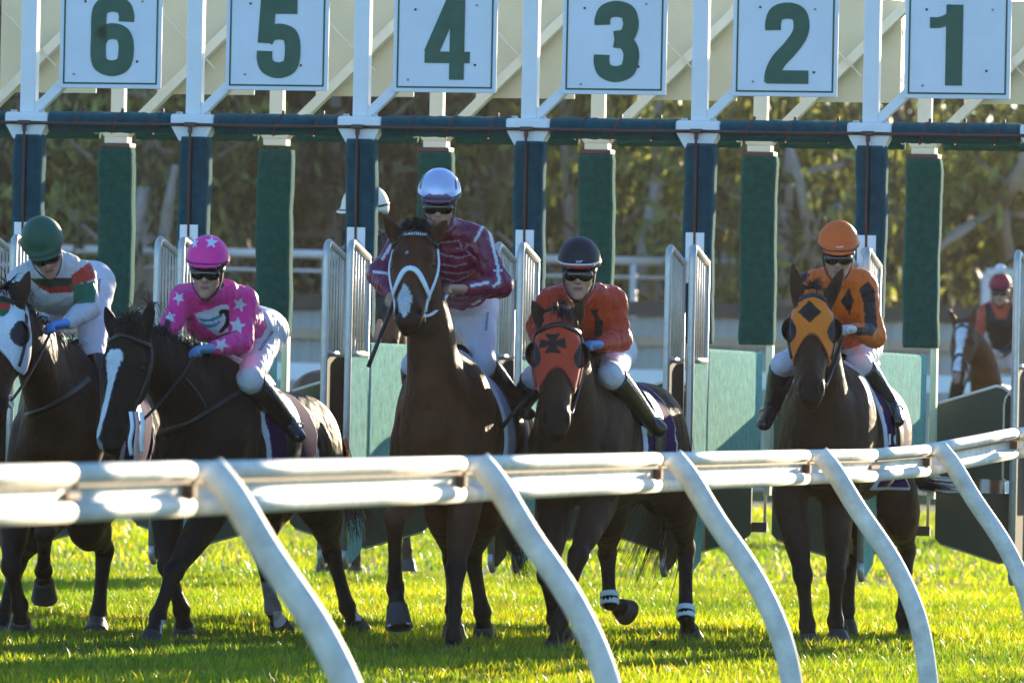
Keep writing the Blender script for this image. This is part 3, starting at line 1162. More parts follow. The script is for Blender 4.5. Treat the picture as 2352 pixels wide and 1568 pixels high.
gum_tree(60, 140, 11.5, 3.0, 1.5, 1, 'olive gum tree behind the fence at the left picture edge', PAL_OLIVE, n=150)
gum_tree(330, 132, 11.0, 2.0, 1.2, 2, 'golden gum tree between the number 6 and number 5 stalls', PAL_GOLD, 0.03, limbs=[[(372, 780, 131), (372, 600, 130.8), (385, 480, 130.5), (402, 380, 130.2)], [(330, 700, 131), (300, 560, 130.6), (330, 430, 130.5)]])
gum_tree(560, 150, 12.5, 2.8, 1.0, 3, 'dark olive gum tree behind the pink jockey', PAL_OLIVE, n=150, limbs=[[(540, 800, 149), (548, 560, 148.5), (530, 400, 148)]])
gum_tree(760, 138, 9.5, 2.3, 1.0, 4, 'dark gum tree just beyond the white helmet', PAL_OLIVE, -0.02)
gum_tree(1010, 146, 11.0, 2.4, 1.4, 5, 'gum tree behind the maroon jockey below the number 4', PAL_OLIVE, n=150, limbs=[[(1130, 780, 145), (1120, 560, 144.5), (1095, 420, 144)]])
gum_tree(1290, 136, 11.5, 2.4, 1.2, 6, 'yellow-green gum tree between the number 4 and number 3 boards', PAL_GOLD)
gum_tree(1500, 134, 11.0, 2.3, 1.0, 7, 'golden backlit gum tree below the number 3', PAL_GOLD, 0.02, limbs=[[(1490, 780, 133), (1480, 560, 132.6), (1510, 420, 132.3)]])
gum_tree(1850, 131, 7.6, 2.0, 3.4, 8, 'gum tree with pale trunk and sparkling leaves behind the orange jockey', PAL_GOLD, -0.05, limbs=[[(1880, 780, 131), (1868, 560, 130.6), (1842, 440, 130.2), (1815, 330, 130)], [(1905, 780, 131), (1935, 560, 130.6), (1925, 470, 130.4)]])
gum_tree(1690, 152, 12.5, 2.8, 0.8, 9, 'tall dark gum tree behind the number 2 stall post', PAL_OLIVE, n=150)
gum_tree(2120, 150, 8.6, 2.6, 0.8, 10, 'dark gum tree under the patch of sky by the number 1', PAL_OLIVE, n=150)
gum_tree(2360, 133, 7.6, 2.2, 2.8, 11, 'spreading gum tree with a bare limb beside the number 1 stall', PAL_GOLD, 0.0, limbs=[[(2330, 760, 133), (2300, 470, 132.8), (2200, 535, 132.4), (2130, 590, 132)], [(2300, 470, 132.8), (2352, 380, 132), (2400, 250, 132)]])
# the far bush that closes the view
rs = np.random.RandomState(3)
cn = np.stack([rs.uniform(-26, 30, 1300), rs.uniform(176, 196, 1300), rs.uniform(0.2, 12.5, 1300)], 1)
prof = 8.6 + 2.2 * np.sin(cn[:, 0] * 0.55 + 1.0) + 1.6 * np.sin(cn[:, 0] * 1.35)
cn = cn[cn[:, 2] < prof]
cn = cn[~((cn[:, 0] > 9.0) & (cn[:, 0] < 12.2) & (cn[:, 2] > 8.2))]
cn = cn[~((cn[:, 0] > -8.2) & (cn[:, 0] < -6.3) & (cn[:, 2] > 6.6) & (cn[:, 2] < 9.2))]
me = leaf_cloud(cn, np.full(len(cn), 1.5), 34, 1.0, 9, [(0.050, 0.054, 0.046), (0.056, 0.060, 0.050), (0.044, 0.048, 0.044)])
tag(link_mesh('bushland', me, M_LEAFD), 'dark far bush closing the view behind the trees', 'bush', kind='stuff')
gm = MB(); n = 60
V = []; F = []
for i in range(n + 1):
    x = -60 + 125 * i / n
    V += [(x, 199, -0.2), (x, 203 + 1.5 * math.sin(i), 6.8 + 0.7 * math.sin(i * 1.3) + 0.4 * math.sin(i * 3.1) - (3.4 if 8.2 < x < 13 else 2.6 if -9.5 < x < -5.5 else 0)), (x, 240, 9.5)]
for i in range(n):
    for k in range(2):
        F.append((3 * i + k, 3 * i + 3 + k, 3 * i + 4 + k, 3 * i + 1 + k))
gm._add(V, F, True)
tag(gm.build('hill', mat('scrub_hill', (0.075, 0.072, 0.060), 0.9, noise=(0.8, 0.5))), 'low scrubby bank behind the far bush', 'hill', kind='structure')
# ---------------------------------------------------------------- ground
def ground_material():
    m = bpy.data.materials.new('turf_soil'); m.use_nodes = True
    N = m.node_tree.nodes; L = m.node_tree.links
    b = N['Principled BSDF']; b.inputs['Roughness'].default_value = 0.9; b.inputs['Specular IOR Level'].default_value = 0.2
    tc = N.new('ShaderNodeTexCoord')
    t = N.new('ShaderNodeTexNoise'); t.inputs['Scale'].default_value = 1.3; t.inputs['Detail'].default_value = 8
    L.new(tc.outputs['Object'], t.inputs['Vector'])
    r = N.new('ShaderNodeValToRGB')
    r.color_ramp.elements[0].position = 0.3; r.color_ramp.elements[0].color = (0.030, 0.055, 0.008, 1)
    r.color_ramp.elements[1].position = 0.72; r.color_ramp.elements[1].color = (0.085, 0.110, 0.016, 1)
    L.new(t.outputs[0], r.inputs[0]); L.new(r.outputs[0], b.inputs['Base Color'])
    t2 = N.new('ShaderNodeTexNoise'); t2.inputs['Scale'].default_value = 30; t2.inputs['Detail'].default_value = 6
    L.new(tc.outputs['Object'], t2.inputs['Vector'])
    bp = N.new('ShaderNodeBump'); bp.inputs['Distance'].default_value = 0.03; L.new(t2.outputs[0], bp.inputs['Height']); L.new(bp.outputs[0], b.inputs['Normal'])
    return m


gm = MB()
gm._add([(-1500, -60, 0), (1500, -60, 0), (1500, 2500, 0), (-1500, 2500, 0)], [(0, 1, 2, 3)])
tag(gm.build('ground', ground_material()), 'green turf of the racetrack running back to the trees', 'ground', kind='structure')


def grass_material():
    m = bpy.data.materials.new('grass_blade'); m.use_nodes = True
    N = m.node_tree.nodes; L = m.node_tree.links
    b = N['Principled BSDF']; b.inputs['Roughness'].default_value = 0.42; b.inputs['Specular IOR Level'].default_value = 0.35
    a = N.new('ShaderNodeVertexColor'); a.layer_name = 'Col'
    L.new(a.outputs[0], b.inputs['Base Color'])
    tr = N.new('ShaderNodeBsdfTranslucent')
    g = N.new('ShaderNodeVectorMath'); g.operation = 'MULTIPLY'; g.inputs[1].default_value = (2.9, 2.6, 0.6)
    L.new(a.outputs[0], g.inputs[0]); L.new(g.outputs[0], tr.inputs[0])
    ms = N.new('ShaderNodeMixShader'); ms.inputs[0].default_value = 0.62
    L.new(b.outputs[0], ms.inputs[1]); L.new(tr.outputs[0], ms.inputs[2])
    L.new(ms.outputs[0], N['Material Output'].inputs[0])
    return m


def grass(name, y0, y1, n, hmin, hmax, wd, seed, spread=1.25):
    rs = np.random.RandomState(seed)
    yy = y0 + (y1 - y0) * rs.rand(n) ** 0.9
    half = yy * (1180.0 / FPX) * spread + 0.4
    xx = (rs.rand(n) * 2 - 1) * half
    # clumps: blades gather and grow taller in patches
    cl = np.sin(xx * 2.1 + 1.7 * np.sin(yy * 1.3)) * np.sin(yy * 1.9 + 1.1 * np.sin(xx * 1.7)) + 0.6 * np.sin(xx * 7.3 + yy * 3.1) * np.sin(yy * 6.1 - xx * 2.0)
    hh = (hmin + (hmax - hmin) * rs.rand(n) ** 1.8) * (1 + 0.28 * cl)
    tall = rs.rand(n) < 0.012 + 0.03 * (cl > 0.9)
    hh[tall] *= 1.9
    worn = np.sin(xx * 1.3 + 2.0 * np.sin(yy * 0.9 + 1)) * np.sin(yy * 1.1 + 1.5 * np.sin(xx * 0.8)) < -0.72
    hh[worn] *= 0.55
    an = rs.rand(n) * 6.283
    lean = 0.25 + 0.75 * rs.rand(n)
    la = rs.rand(n) * 6.283
    dx, dy = np.cos(an) * wd * (0.6 + 0.8 * rs.rand(n)), np.sin(an) * wd * (0.6 + 0.8 * rs.rand(n))
    lx, ly = np.cos(la) * hh * lean * 0.7, np.sin(la) * hh * lean * 0.7
    V = np.zeros((n, 5, 3), np.float32)
    V[:, 0] = np.stack([xx - dx, yy - dy, np.zeros(n) - 0.004], 1)
    V[:, 1] = np.stack([xx + dx, yy + dy, np.zeros(n) - 0.004], 1)
    V[:, 2] = np.stack([xx + dx * 0.8 + lx * 0.35, yy + dy * 0.8 + ly * 0.35, hh * 0.6], 1)
    V[:, 3] = np.stack([xx - dx * 0.8 + lx * 0.35, yy - dy * 0.8 + ly * 0.35, hh * 0.6], 1)
    V[:, 4] = np.stack([xx + lx, yy + ly, hh], 1)
    b = np.arange(n)[:, None] * 5
    me = np_mesh(name, V.reshape(-1, 3), b + np.array([[0, 1, 2, 3]]), True, b + np.array([[3, 2, 4]]))
    pal = np.array([(0.072, 0.122, 0.010), (0.10, 0.145, 0.013), (0.045, 0.092, 0.011), (0.15, 0.17, 0.018), (0.19, 0.155, 0.055)])
    c = pal[rs.choice(5, n, p=[0.32, 0.3, 0.2, 0.14, 0.04])] * (0.8 + 0.4 * rs.rand(n))[:, None]
    c *= (1 + 0.24 * cl)[:, None]
    hue = 0.5 + 0.5 * np.sin(xx * 0.9 + 1.8 * np.sin(yy * 0.55)) * np.sin(yy * 0.7 + 1.2 * np.sin(xx * 0.6))
    c = c * (0.72 + 0.5 * hue)[:, None] * np.stack([0.8 + 0.42 * hue, np.ones(n), 1.5 - 0.8 * hue], 1)
    c[worn] = c[worn] * 0.55 + np.array([0.10, 0.085, 0.03]) * 0.45
    set_colors(me, np.repeat(c, 5, 0).astype(np.float32))
    return tag(link_mesh(name, me, M_GRASS), 'short backlit turf grass in front of and under the gate', 'grass', kind='stuff')


M_GRASS = grass_material()
grass('grass', 34.5, 58.0, 255000, 0.022, 0.064, 0.0038, 5)
tag(grass('grass', 58.0, 100.0, 60000, 0.03, 0.08, 0.009, 6), 'mown grass beyond the starting gate towards the boundary fence')
# ---------------------------------------------------------------- horses
def coat_material(name, rough=0.52):
    """short summer coat: hair-fine relief over soft muscle relief, slight dapple"""
    m = bpy.data.materials.new(name); m.use_nodes = True
    N = m.node_tree.nodes; L = m.node_tree.links
    b = N['Principled BSDF']
    b.inputs['Roughness'].default_value = rough; b.inputs['Specular IOR Level'].default_value = 0.10
    b.inputs['Sheen Weight'].default_value = 0.04; b.inputs['Sheen Roughness'].default_value = 0.35; b.inputs['Sheen Tint'].default_value = (1.0, 0.62, 0.32, 1)
    a = N.new('ShaderNodeVertexColor'); a.layer_name = 'Col'
    tc = N.new('ShaderNodeTexCoord')
    def noise(scale, detail, st=None):
        t = N.new('ShaderNodeTexNoise'); t.inputs['Scale'].default_value = scale; t.inputs['Detail'].default_value = detail
        v = tc.outputs['Object']
        if st:
            mp = N.new('ShaderNodeMapping'); mp.inputs['Scale'].default_value = st; L.new(v, mp.inputs[0]); v = mp.outputs[0]
        L.new(v, t.inputs['Vector'])
        return t
    d = noise(6.5, 6); e = noise(80, 3, (1, 1, 0.8))
    ad = N.new('ShaderNodeMath'); ad.operation = 'ADD'; L.new(d.outputs[0], ad.inputs[0])
    ml = N.new('ShaderNodeMath'); ml.operation = 'MULTIPLY'; ml.inputs[1].default_value = 0.4; L.new(e.outputs[0], ml.inputs[0]); L.new(ml.outputs[0], ad.inputs[1])
    mr = N.new('ShaderNodeMapRange'); mr.inputs[1].default_value = 0.4; mr.inputs[2].default_value = 1.0; mr.inputs[3].default_value = 0.6; mr.inputs[4].default_value = 1.45
    L.new(ad.outputs[0], mr.inputs[0])
    mx = N.new('ShaderNodeVectorMath'); mx.operation = 'SCALE'; L.new(a.outputs[0], mx.inputs[0]); L.new(mr.outputs[0], mx.inputs['Scale'])
    L.new(mx.outputs[0], b.inputs['Base Color'])
    rr = N.new('ShaderNodeMapRange'); rr.inputs[3].default_value = rough - 0.12; rr.inputs[4].default_value = rough + 0.16; L.new(d.outputs[0], rr.inputs[0]); L.new(rr.outputs[0], b.inputs['Roughness'])
    m1 = noise(10, 2, (1, 1, 0.75)); m2 = noise(230, 3, (1, 1, 0.5))
    b1 = N.new('ShaderNodeBump'); b1.inputs['Strength'].default_value = 0.7; b1.inputs['Distance'].default_value = 0.045; L.new(m1.outputs[0], b1.inputs['Height'])
    b2 = N.new('ShaderNodeBump'); b2.inputs['Strength'].default_value = 0.6; b2.inputs['Distance'].default_value = 0.004; L.new(m2.outputs[0], b2.inputs['Height'])
    L.new(b1.outputs[0], b2.inputs['Normal']); L.new(b2.outputs[0], b.inputs['Normal'])
    return m


M_COAT = coat_material('horse_coat')
M_HOOF = mat('hoof_horn', (0.026, 0.022, 0.020), 0.5, noise=(60, 0.3))
M_SHOE = mat('horse_shoe', (0.45, 0.46, 0.48), 0.35, 0.9)
M_HAIR = mat('horse_hair_dark', (0.010, 0.008, 0.007), 0.5, spec=0.35, trans=0.25)
M_HAIRB = mat('horse_hair_brown', (0.075, 0.030, 0.014), 0.5, spec=0.35, trans=0.45)
M_EYE = mat('horse_eye', (0.010, 0.007, 0.006), 0.06, spec=0.6)
M_LEATHER = mat('black_leather', (0.013, 0.012, 0.012), 0.38, noise=(50, 0.3))
M_WSTRAP = mat('white_strap', (0.70, 0.76, 0.80), 0.45, noise=(40, 0.1))
M_BUCKLE = mat('buckle_steel', (0.75, 0.72, 0.66), 0.22, 1.0)

#            t    half width  depth     : horse head from poll to lips
HEAD = np.array([(0.00, 0.072, 0.150), (0.10, 0.086, 0.190), (0.22, 0.106, 0.245), (0.34, 0.109, 0.270), (0.46, 0.093, 0.250), (0.58, 0.077, 0.205),
                 (0.70, 0.068, 0.165), (0.82, 0.066, 0.140), (0.92, 0.066, 0.125), (1.00, 0.054, 0.095)])


EYE_T = 0.335


class Horse:
    pass


def build_horse(name, S, label, group=None, h=0.0125):
    """S: landmarks (photograph px, py, metres down the track) for joints, plus body direction and coat"""
    H = Horse(); H.S = S
    sc = S.get('scale', 1.0)
    psi = rad(S['psi'])
    H.back = b = np.array([math.sin(psi), math.cos(psi), 0.0])
    H.lat = l = np.array([math.cos(psi), -math.sin(psi), 0.0])
    c0 = W(S['chest'][0], 1000, S['chest'][1])
    O = np.array([c0[0], c0[1], S.get('lift', 0.0)])
    droop = S.get('droop', 0.0)

    def pt(s, lt, z):
        return O + sc * (b * s + l * lt) + np.array([0, 0, sc * z - droop * max(0.0, min(1.0, (s - 0.2) / 1.2))])
    H.pt = pt
    J = {k: [W(*q) for q in v] for k, v in S['legs'].items()}
    poll, muz = W(*S['poll']), W(*S['muzzle'])
    hv = _n(muz - poll); hl = np.linalg.norm(muz - poll)
    nf = np.array(S['face'], float); nf = _n(nf - hv * (nf @ hv))
    sd = _n(np.cross(nf, hv))          # towards image right when the horse faces the camera
    if sd @ np.array([1, 0, 0]) < 0: sd = -sd
    H.poll, H.hv, H.hl, H.nf, H.sd = poll, hv, hl, nf, sd
    ears = [W(*q) for q in S['ears']]
    allp = [pt(-0.05, -0.36, 1.7), pt(-0.05, 0.36, 1.7), pt(1.75, 0.36, 1.0), pt(1.75, -0.36, 0.7), poll, muz - nf * 0.25, muz] + ears + [q for v in J.values() for q in v]
    lo = np.min(allp, 0) - 0.14; hi = np.max(allp, 0) + 0.14
    F = Field(lo, hi, h)
    # trunk
    st = [(0.03, 1.13, 0.135, 0.17), (0.16, 1.16, 0.20, 0.29), (0.33, 1.18, 0.225, 0.37), (0.55, 1.175, 0.25, 0.385), (0.80, 1.165, 0.285, 0.365),
          (1.05, 1.19, 0.28, 0.335), (1.30, 1.25, 0.265, 0.305), (1.48, 1.24, 0.225, 0.27), (1.60, 1.20, 0.14, 0.20)]
    st = [(a, z, w * S.get('girth', 1.0), d) for a, z, w, d in st]
    F.chain([pt(a, 0, z) for a, z, w, d in st], [(w * sc, d * sc) for a, z, w, d in st], 0.02, l, 12)
    F.ell(pt(0.48, 0, 1.50), (0.28 * sc, 0.075 * sc, 0.105 * sc), 0.10, [b, l, (0, 0, 1)])            # withers
    for q in (-1, 1):
        F.ell(pt(0.26, q * 0.155, 1.20), (0.15 * sc, 0.095 * sc, 0.33 * sc), 0.06, [_n(b + np.array([0, 0, -0.35])), l, _n(np.array([0, 0, 1]) + 0.35 * b)])   # shoulder blade
        F.ell(pt(0.02, q * 0.095, 1.06), (0.09 * sc, 0.085 * sc, 0.13 * sc), 0.035, [b, l, (0, 0, 1)])          # breast
        F.ell(pt(1.36, q * 0.13, 1.20), (0.25 * sc, 0.155 * sc, 0.30 * sc), 0.08, [b, l, (0, 0, 1)])           # quarter
        F.ell(pt(1.52, q * 0.10, 1.06), (0.12 * sc, 0.11 * sc, 0.24 * sc), 0.06, [b, l, (0, 0, 1)])            # ham
    F.ell(pt(-0.03, 0, 1.08), (0.05 * sc, 0.016 * sc, 0.16 * sc), 0.03, [b, l, (0, 0, 1)], 'cut')              # breast groove
    for q in (-1, 1):
        F.chain([pt(0.10, q * 0.215, 1.38), pt(0.05, q * 0.20, 1.20), pt(0.07, q * 0.19, 1.05)], [0.018, 0.022, 0.018], 0.03, l, 3, 'cut')   # groove in front of the shoulder
        F.chain([pt(0.46, q * 0.26, 1.30), pt(0.42, q * 0.255, 1.10), pt(0.40, q * 0.24, 0.98)], [0.016, 0.020, 0.016], 0.03, l, 3, 'cut')   # behind the shoulder
        F.chain([pt(1.10, q * 0.30, 1.25), pt(1.06, q * 0.295, 1.05), pt(1.0, q * 0.27, 0.93)], [0.02, 0.028, 0.02], 0.04, l, 3, 'cut')     # flank
    # neck
    ntop = poll + hv * 0.10 * hl - nf * 0.10
    nb, nm = pt(0.30, 0, 1.32), S.get('neck_mid')
    base2 = pt(0.10, 0, 1.26)
    if nm is not None:
        mid = W(*nm)
    else:
        mid = 0.5 * (base2 + ntop) + np.array([0, 0, 0.05])
    nside = _n(l + sd)
    nw = S.get('neck_w', 1.0)
    F.chain([nb, base2, mid, ntop], [(0.155 * sc * nw, 0.255 * sc), (0.135 * sc * nw, 0.225 * sc), (0.098 * sc * nw, 0.165 * sc), (0.080 * sc, 0.120 * sc)], 0.09, nside, 12)
    crest = [pt(0.34, 0, 1.47), mid + 0.6 * (pt(0.34, 0, 1.47) - pt(0.12, 0, 1.27)), ntop + 0.05 * (-hv)]
    F.chain([nb + np.array([0, 0, 0.12]), 0.5 * (mid + nb) + np.array([0, 0, 0.13]) , mid + np.array([0, 0.06, 0.05])], [(0.07, 0.09), (0.06, 0.08), (0.05, 0.06)], 0.10, nside, 4)
    # head: tapered sections hung below a straight nose line
    rows = []
    for t, w, d in HEAD:
        w *= (1.06 + 0.10 * min(1.0, t * 1.5)) * S.get('head_w', 1.0); d *= 0.92
        c = poll + hv * (t * hl) - nf * (d / 2)
        rows.append((c, w, d / 2))
    F.chain([r[0] for r in rows], [(r[1], r[2]) for r in rows], 0.045, sd, 6)
    def hp(t, x, n):
        return poll + hv * (t * hl) + sd * x + nf * n
    H.hp = hp
    for q in (-1, 1):
        F.ell(hp(0.40, q * 0.070, -0.155), (0.125, 0.040, 0.10), 0.03, [hv, sd, nf])          # cheek
        F.ell(hp(EYE_T - 0.04, q * 0.088, -0.030), (0.055, 0.030, 0.035), 0.025, [hv, sd, nf])        # brow over the eye
        F.chain([hp(0.36, q * 0.085, -0.075), hp(0.62, q * 0.065, -0.07)], [0.016, 0.010], 0.02, sd, 1)  # facial crest
        F.ell(hp(0.91, q * 0.046, -0.020), (0.050, 0.026, 0.036), 0.022, [hv, sd, nf])         # nostril wing
        F.ell(hp(0.915, q * 0.056, -0.004), (0.034, 0.017, 0.020), 0.010, [_n(hv + 0.25 * sd * q), sd, nf], 'cut')
        F.ell(hp(EYE_T, q * 0.106, -0.058), (0.030, 0.014, 0.020), 0.008, [hv, sd, nf], 'cut')  # eye socket
    F.ell(hp(1.0, 0, -0.100), (0.045, 0.050, 0.040), 0.03, [hv, sd, nf])                        # chin
    F.ell(hp(0.965, 0, -0.062), (0.016, 0.075, 0.006), 0.012, [hv, sd, nf], 'cut')              # mouth line
    F.chain([hp(0.12, 0, 0.0), hp(0.55, 0, 0.004), hp(0.84, 0, -0.006)], [0.03, 0.024, 0.026], 0.06, sd, 3)  # nasal bone
    # ears
    H.ear = []
    for i, q in enumerate((-1, 1)):
        base = hp(0.095, q * 0.070, -0.085); tip = ears[i]
        ax = _n(tip - base); L = np.linalg.norm(tip - base)
        fr = _n(nf * 0.9 + sd * q * S.get('ear_out', 0.35)); fr = _n(fr - ax * (fr @ ax)); es = np.cross(ax, fr)
        F.chain([base - ax * 0.02, base + ax * L * 0.30, base + ax * L * 0.62, base + ax * L * 0.88, tip], [(0.036, 0.036), (0.042, 0.034), (0.038, 0.027), (0.021, 0.016), (0.008, 0.008)], 0.02, es, 4)
        F.chain([base + ax * L * 0.20 + fr * 0.026, base + ax * L * 0.45 + fr * 0.028, base + ax * L * 0.80 + fr * 0.018], [(0.018, 0.02), (0.022, 0.021), (0.007, 0.010)], 0.008, es, 3, 'cut')
        H.ear.append((base, tip, fr))
    # legs
    hooves = []
    def leg(key, fore):
        a, kn, fe, ho = J[key][:4]
        q = 1 if 'L' in key else -1
        if fore:
            sh = pt(0.16, q * 0.150, 1.12)
            P = [sh, 0.5 * (sh + a) + b * 0.02, a, a + (kn - a) * 0.55, a + (kn - a) * 0.86, kn, kn + (fe - kn) * 0.16, kn + (fe - kn) * 0.55, kn + (fe - kn) * 0.86, fe]
            Rr = [(0.10, 0.13), (0.095, 0.13), (0.085, 0.105), (0.066, 0.078), (0.048, 0.052), (0.053, 0.055), (0.040, 0.045), (0.032, 0.040), (0.036, 0.043), (0.044, 0.048)]
        else:
            hp_ = pt(1.34, q * 0.13, 1.18)
            P = [hp_, a, a + (kn - a) * 0.5, a + (kn - a) * 0.84, kn, kn + (fe - kn) * 0.16, kn + (fe - kn) * 0.5, kn + (fe - kn) * 0.86, fe]
            Rr = [(0.135, 0.20), (0.105, 0.155), (0.075, 0.098), (0.046, 0.060), (0.050, 0.062), (0.041, 0.050), (0.034, 0.042), (0.037, 0.044), (0.045, 0.049)]
            cal = kn + np.array([0, 0.035, 0.045])
            F.chain([a + (kn - a) * 0.6 + np.array([0, 0.05, 0]), cal, kn + np.array([0, 0.02, -0.03])], [0.018, 0.024, 0.02], 0.03, l, 2)
        ls = S.get('leg_scale', 1.13) * sc
        F.chain(P, [(r[0] * ls, r[1] * ls) for r in Rr], 0.035, l, 4)
        d = ho - fe
        cor = fe + d * 0.62
        F.chain([fe, fe + d * 0.35, cor], [0.043 * ls, 0.036 * ls, 0.047 * ls], 0.015, l, 2)
        F.ell(fe + np.array([0, 0.022, 0.0]) * ls, (0.026, 0.03, 0.034), 0.02)
        hooves.append((cor, ho, J[key][4] if len(J[key]) > 4 else None, ls))
    for key in J:
        leg(key, key[0] == 'F')
    so = solid(F, 3)
    H.field, H.solid = F, so
    H.J = J
    # coat: base colour, darker points towards the feet, dark muzzle
    V = so.V
    base, dark = np.array(S['coat']), np.array(S['points'])
    C = np.tile(base, (len(V), 1)).astype(np.float32)
    zf = np.clip((0.72 - V[:, 2]) / 0.28, 0, 1)[:, None]
    rel = (V - poll)
    th = rel @ hv / hl; xh = rel @ sd; nh = rel @ nf
    onhead = (th > -0.05) & (th < 1.15) & (np.abs(xh) < 0.16) & (nh > -0.27) & (nh < 0.06)
    mz = (np.clip((th - 0.72) / 0.2, 0, 1) * onhead)[:, None]
    k = np.maximum(zf, mz * 0.6)
    C = C * (1 - k) + dark * k
    H.th, H.xh, H.nh, H.onhead = th, xh, nh, onhead
    nost = np.zeros(len(V), bool)
    for q in (-1, 1):
        nost |= np.linalg.norm((V - hp(0.915, q * 0.056, -0.006)) * np.array([1, 1, 1]), axis=1) < 0.022
    C[nost] = (0.008, 0.006, 0.006)
    so.C[:] = C
    root = empty(name, tuple(pt(0.8, 0, 0) * np.array([1, 1, 0])))
    tag(root, label, 'horse', group)
    H.root = root
    H.hooves = hooves
    return H


def finish_horse(H, hair=True):
    """links the painted body and the pieces every horse has"""
    S, root = H.S, H.root
    body = link_mesh('body', H.solid.mesh('horse_body'), M_COAT, root, True)
    H.body = body
    for q in (-1, 1):
        e = MB()
        bmx = bmesh.new(); bmesh.ops.create_uvsphere(bmx, u_segments=12, v_segments=8, radius=0.021)
        c = H.hp(EYE_T, q * 0.098, -0.058)
        me = bpy.data.meshes.new('eye'); bmx.to_mesh(me); bmx.free()
        me.polygons.foreach_set('use_smooth', [True] * len(me.polygons))
        o = link_mesh('eye', me, M_EYE, root); o.matrix_parent_inverse = parent_world(root).inverted(); o.location = c
    for cor, ho, toe, ls in H.hooves:
        ax = _n((ho if toe is None else toe) - cor)
        L = np.linalg.norm(ho - cor) if toe is None else np.linalg.norm(toe - cor)
        L = max(0.085, min(L, 0.125))
        u = _n(np.cross(ax, (0, 1, 0))); w = np.cross(u, ax)
        n = 16; V = []; F = []
        for t, r in ((-0.06, 0.043), (0.0, 0.0495), (0.12, 0.051), (0.9, 0.064), (0.93, 0.066), (1.0, 0.066)):
            for k in range(n):
                a = 2 * math.pi * k / n
                fr = 1.0 + 0.12 * math.cos(a) * t
                V.append(cor + ax * (t * L) + (w * math.cos(a) * fr + u * math.sin(a)) * r * ls)
        for i in range(5):
            for k in range(n):
                j = (k + 1) % n
                F.append((i * n + k, i * n + j, (i + 1) * n + j, (i + 1) * n + k))
        F.append(tuple(5 * n + k for k in range(n)))
        m = MB(); m._add(V, F, True)
        hf = m.build('hoof', M_HOOF, root, True)
        if toe is not None:
            mm = MB(); mm.tube([cor + ax * (0.985 * L) + (w * math.cos(a) * (1.12 if math.cos(a) > 0 else 1) + u * math.sin(a)) * 0.058 * ls for a in [rad(-140 + 280 * k / 16) for k in range(17)]], 0.008, 6)
            mm.build('shoe', M_SHOE, hf, True)


def hair_cards(roots, dirs, lens, width, seed, droop=0.6, spread=0.25, nseg=5):
    """thin tapering strands: roots (n,3), start directions, lengths"""
    rs = np.random.RandomState(seed)
    V = []; F = []
    for r, d, L in zip(roots, dirs, lens):
        d = _n(np.asarray(d) + spread * rs.randn(3))
        p = np.array(r, float); w = width * (0.6 + 0.8 * rs.rand())
        s = _n(np.cross(d, rs.randn(3)))
        b = len(V)
        for i in range(nseg + 1):
            t = i / nseg
            ww = w * (1 - t) ** 0.7 + 0.0006
            V += [p - s * ww, p + s * ww]
            d = _n(d + np.array([0, 0, -droop / nseg]) + 0.07 * rs.randn(3))
            p = p + d * (L / nseg)
        for i in range(nseg):
            F.append((b + 2 * i, b + 2 * i + 1, b + 2 * i + 3, b + 2 * i + 2))
    return np_mesh('hair', np.array(V), np.array(F), True)
BAY, DBAY, BLK, CHS = (0.080, 0.028, 0.012), (0.042, 0.018, 0.010), (0.015, 0.010, 0.008), (0.115, 0.036, 0.013)
DARK = (0.010, 0.008, 0.0075)
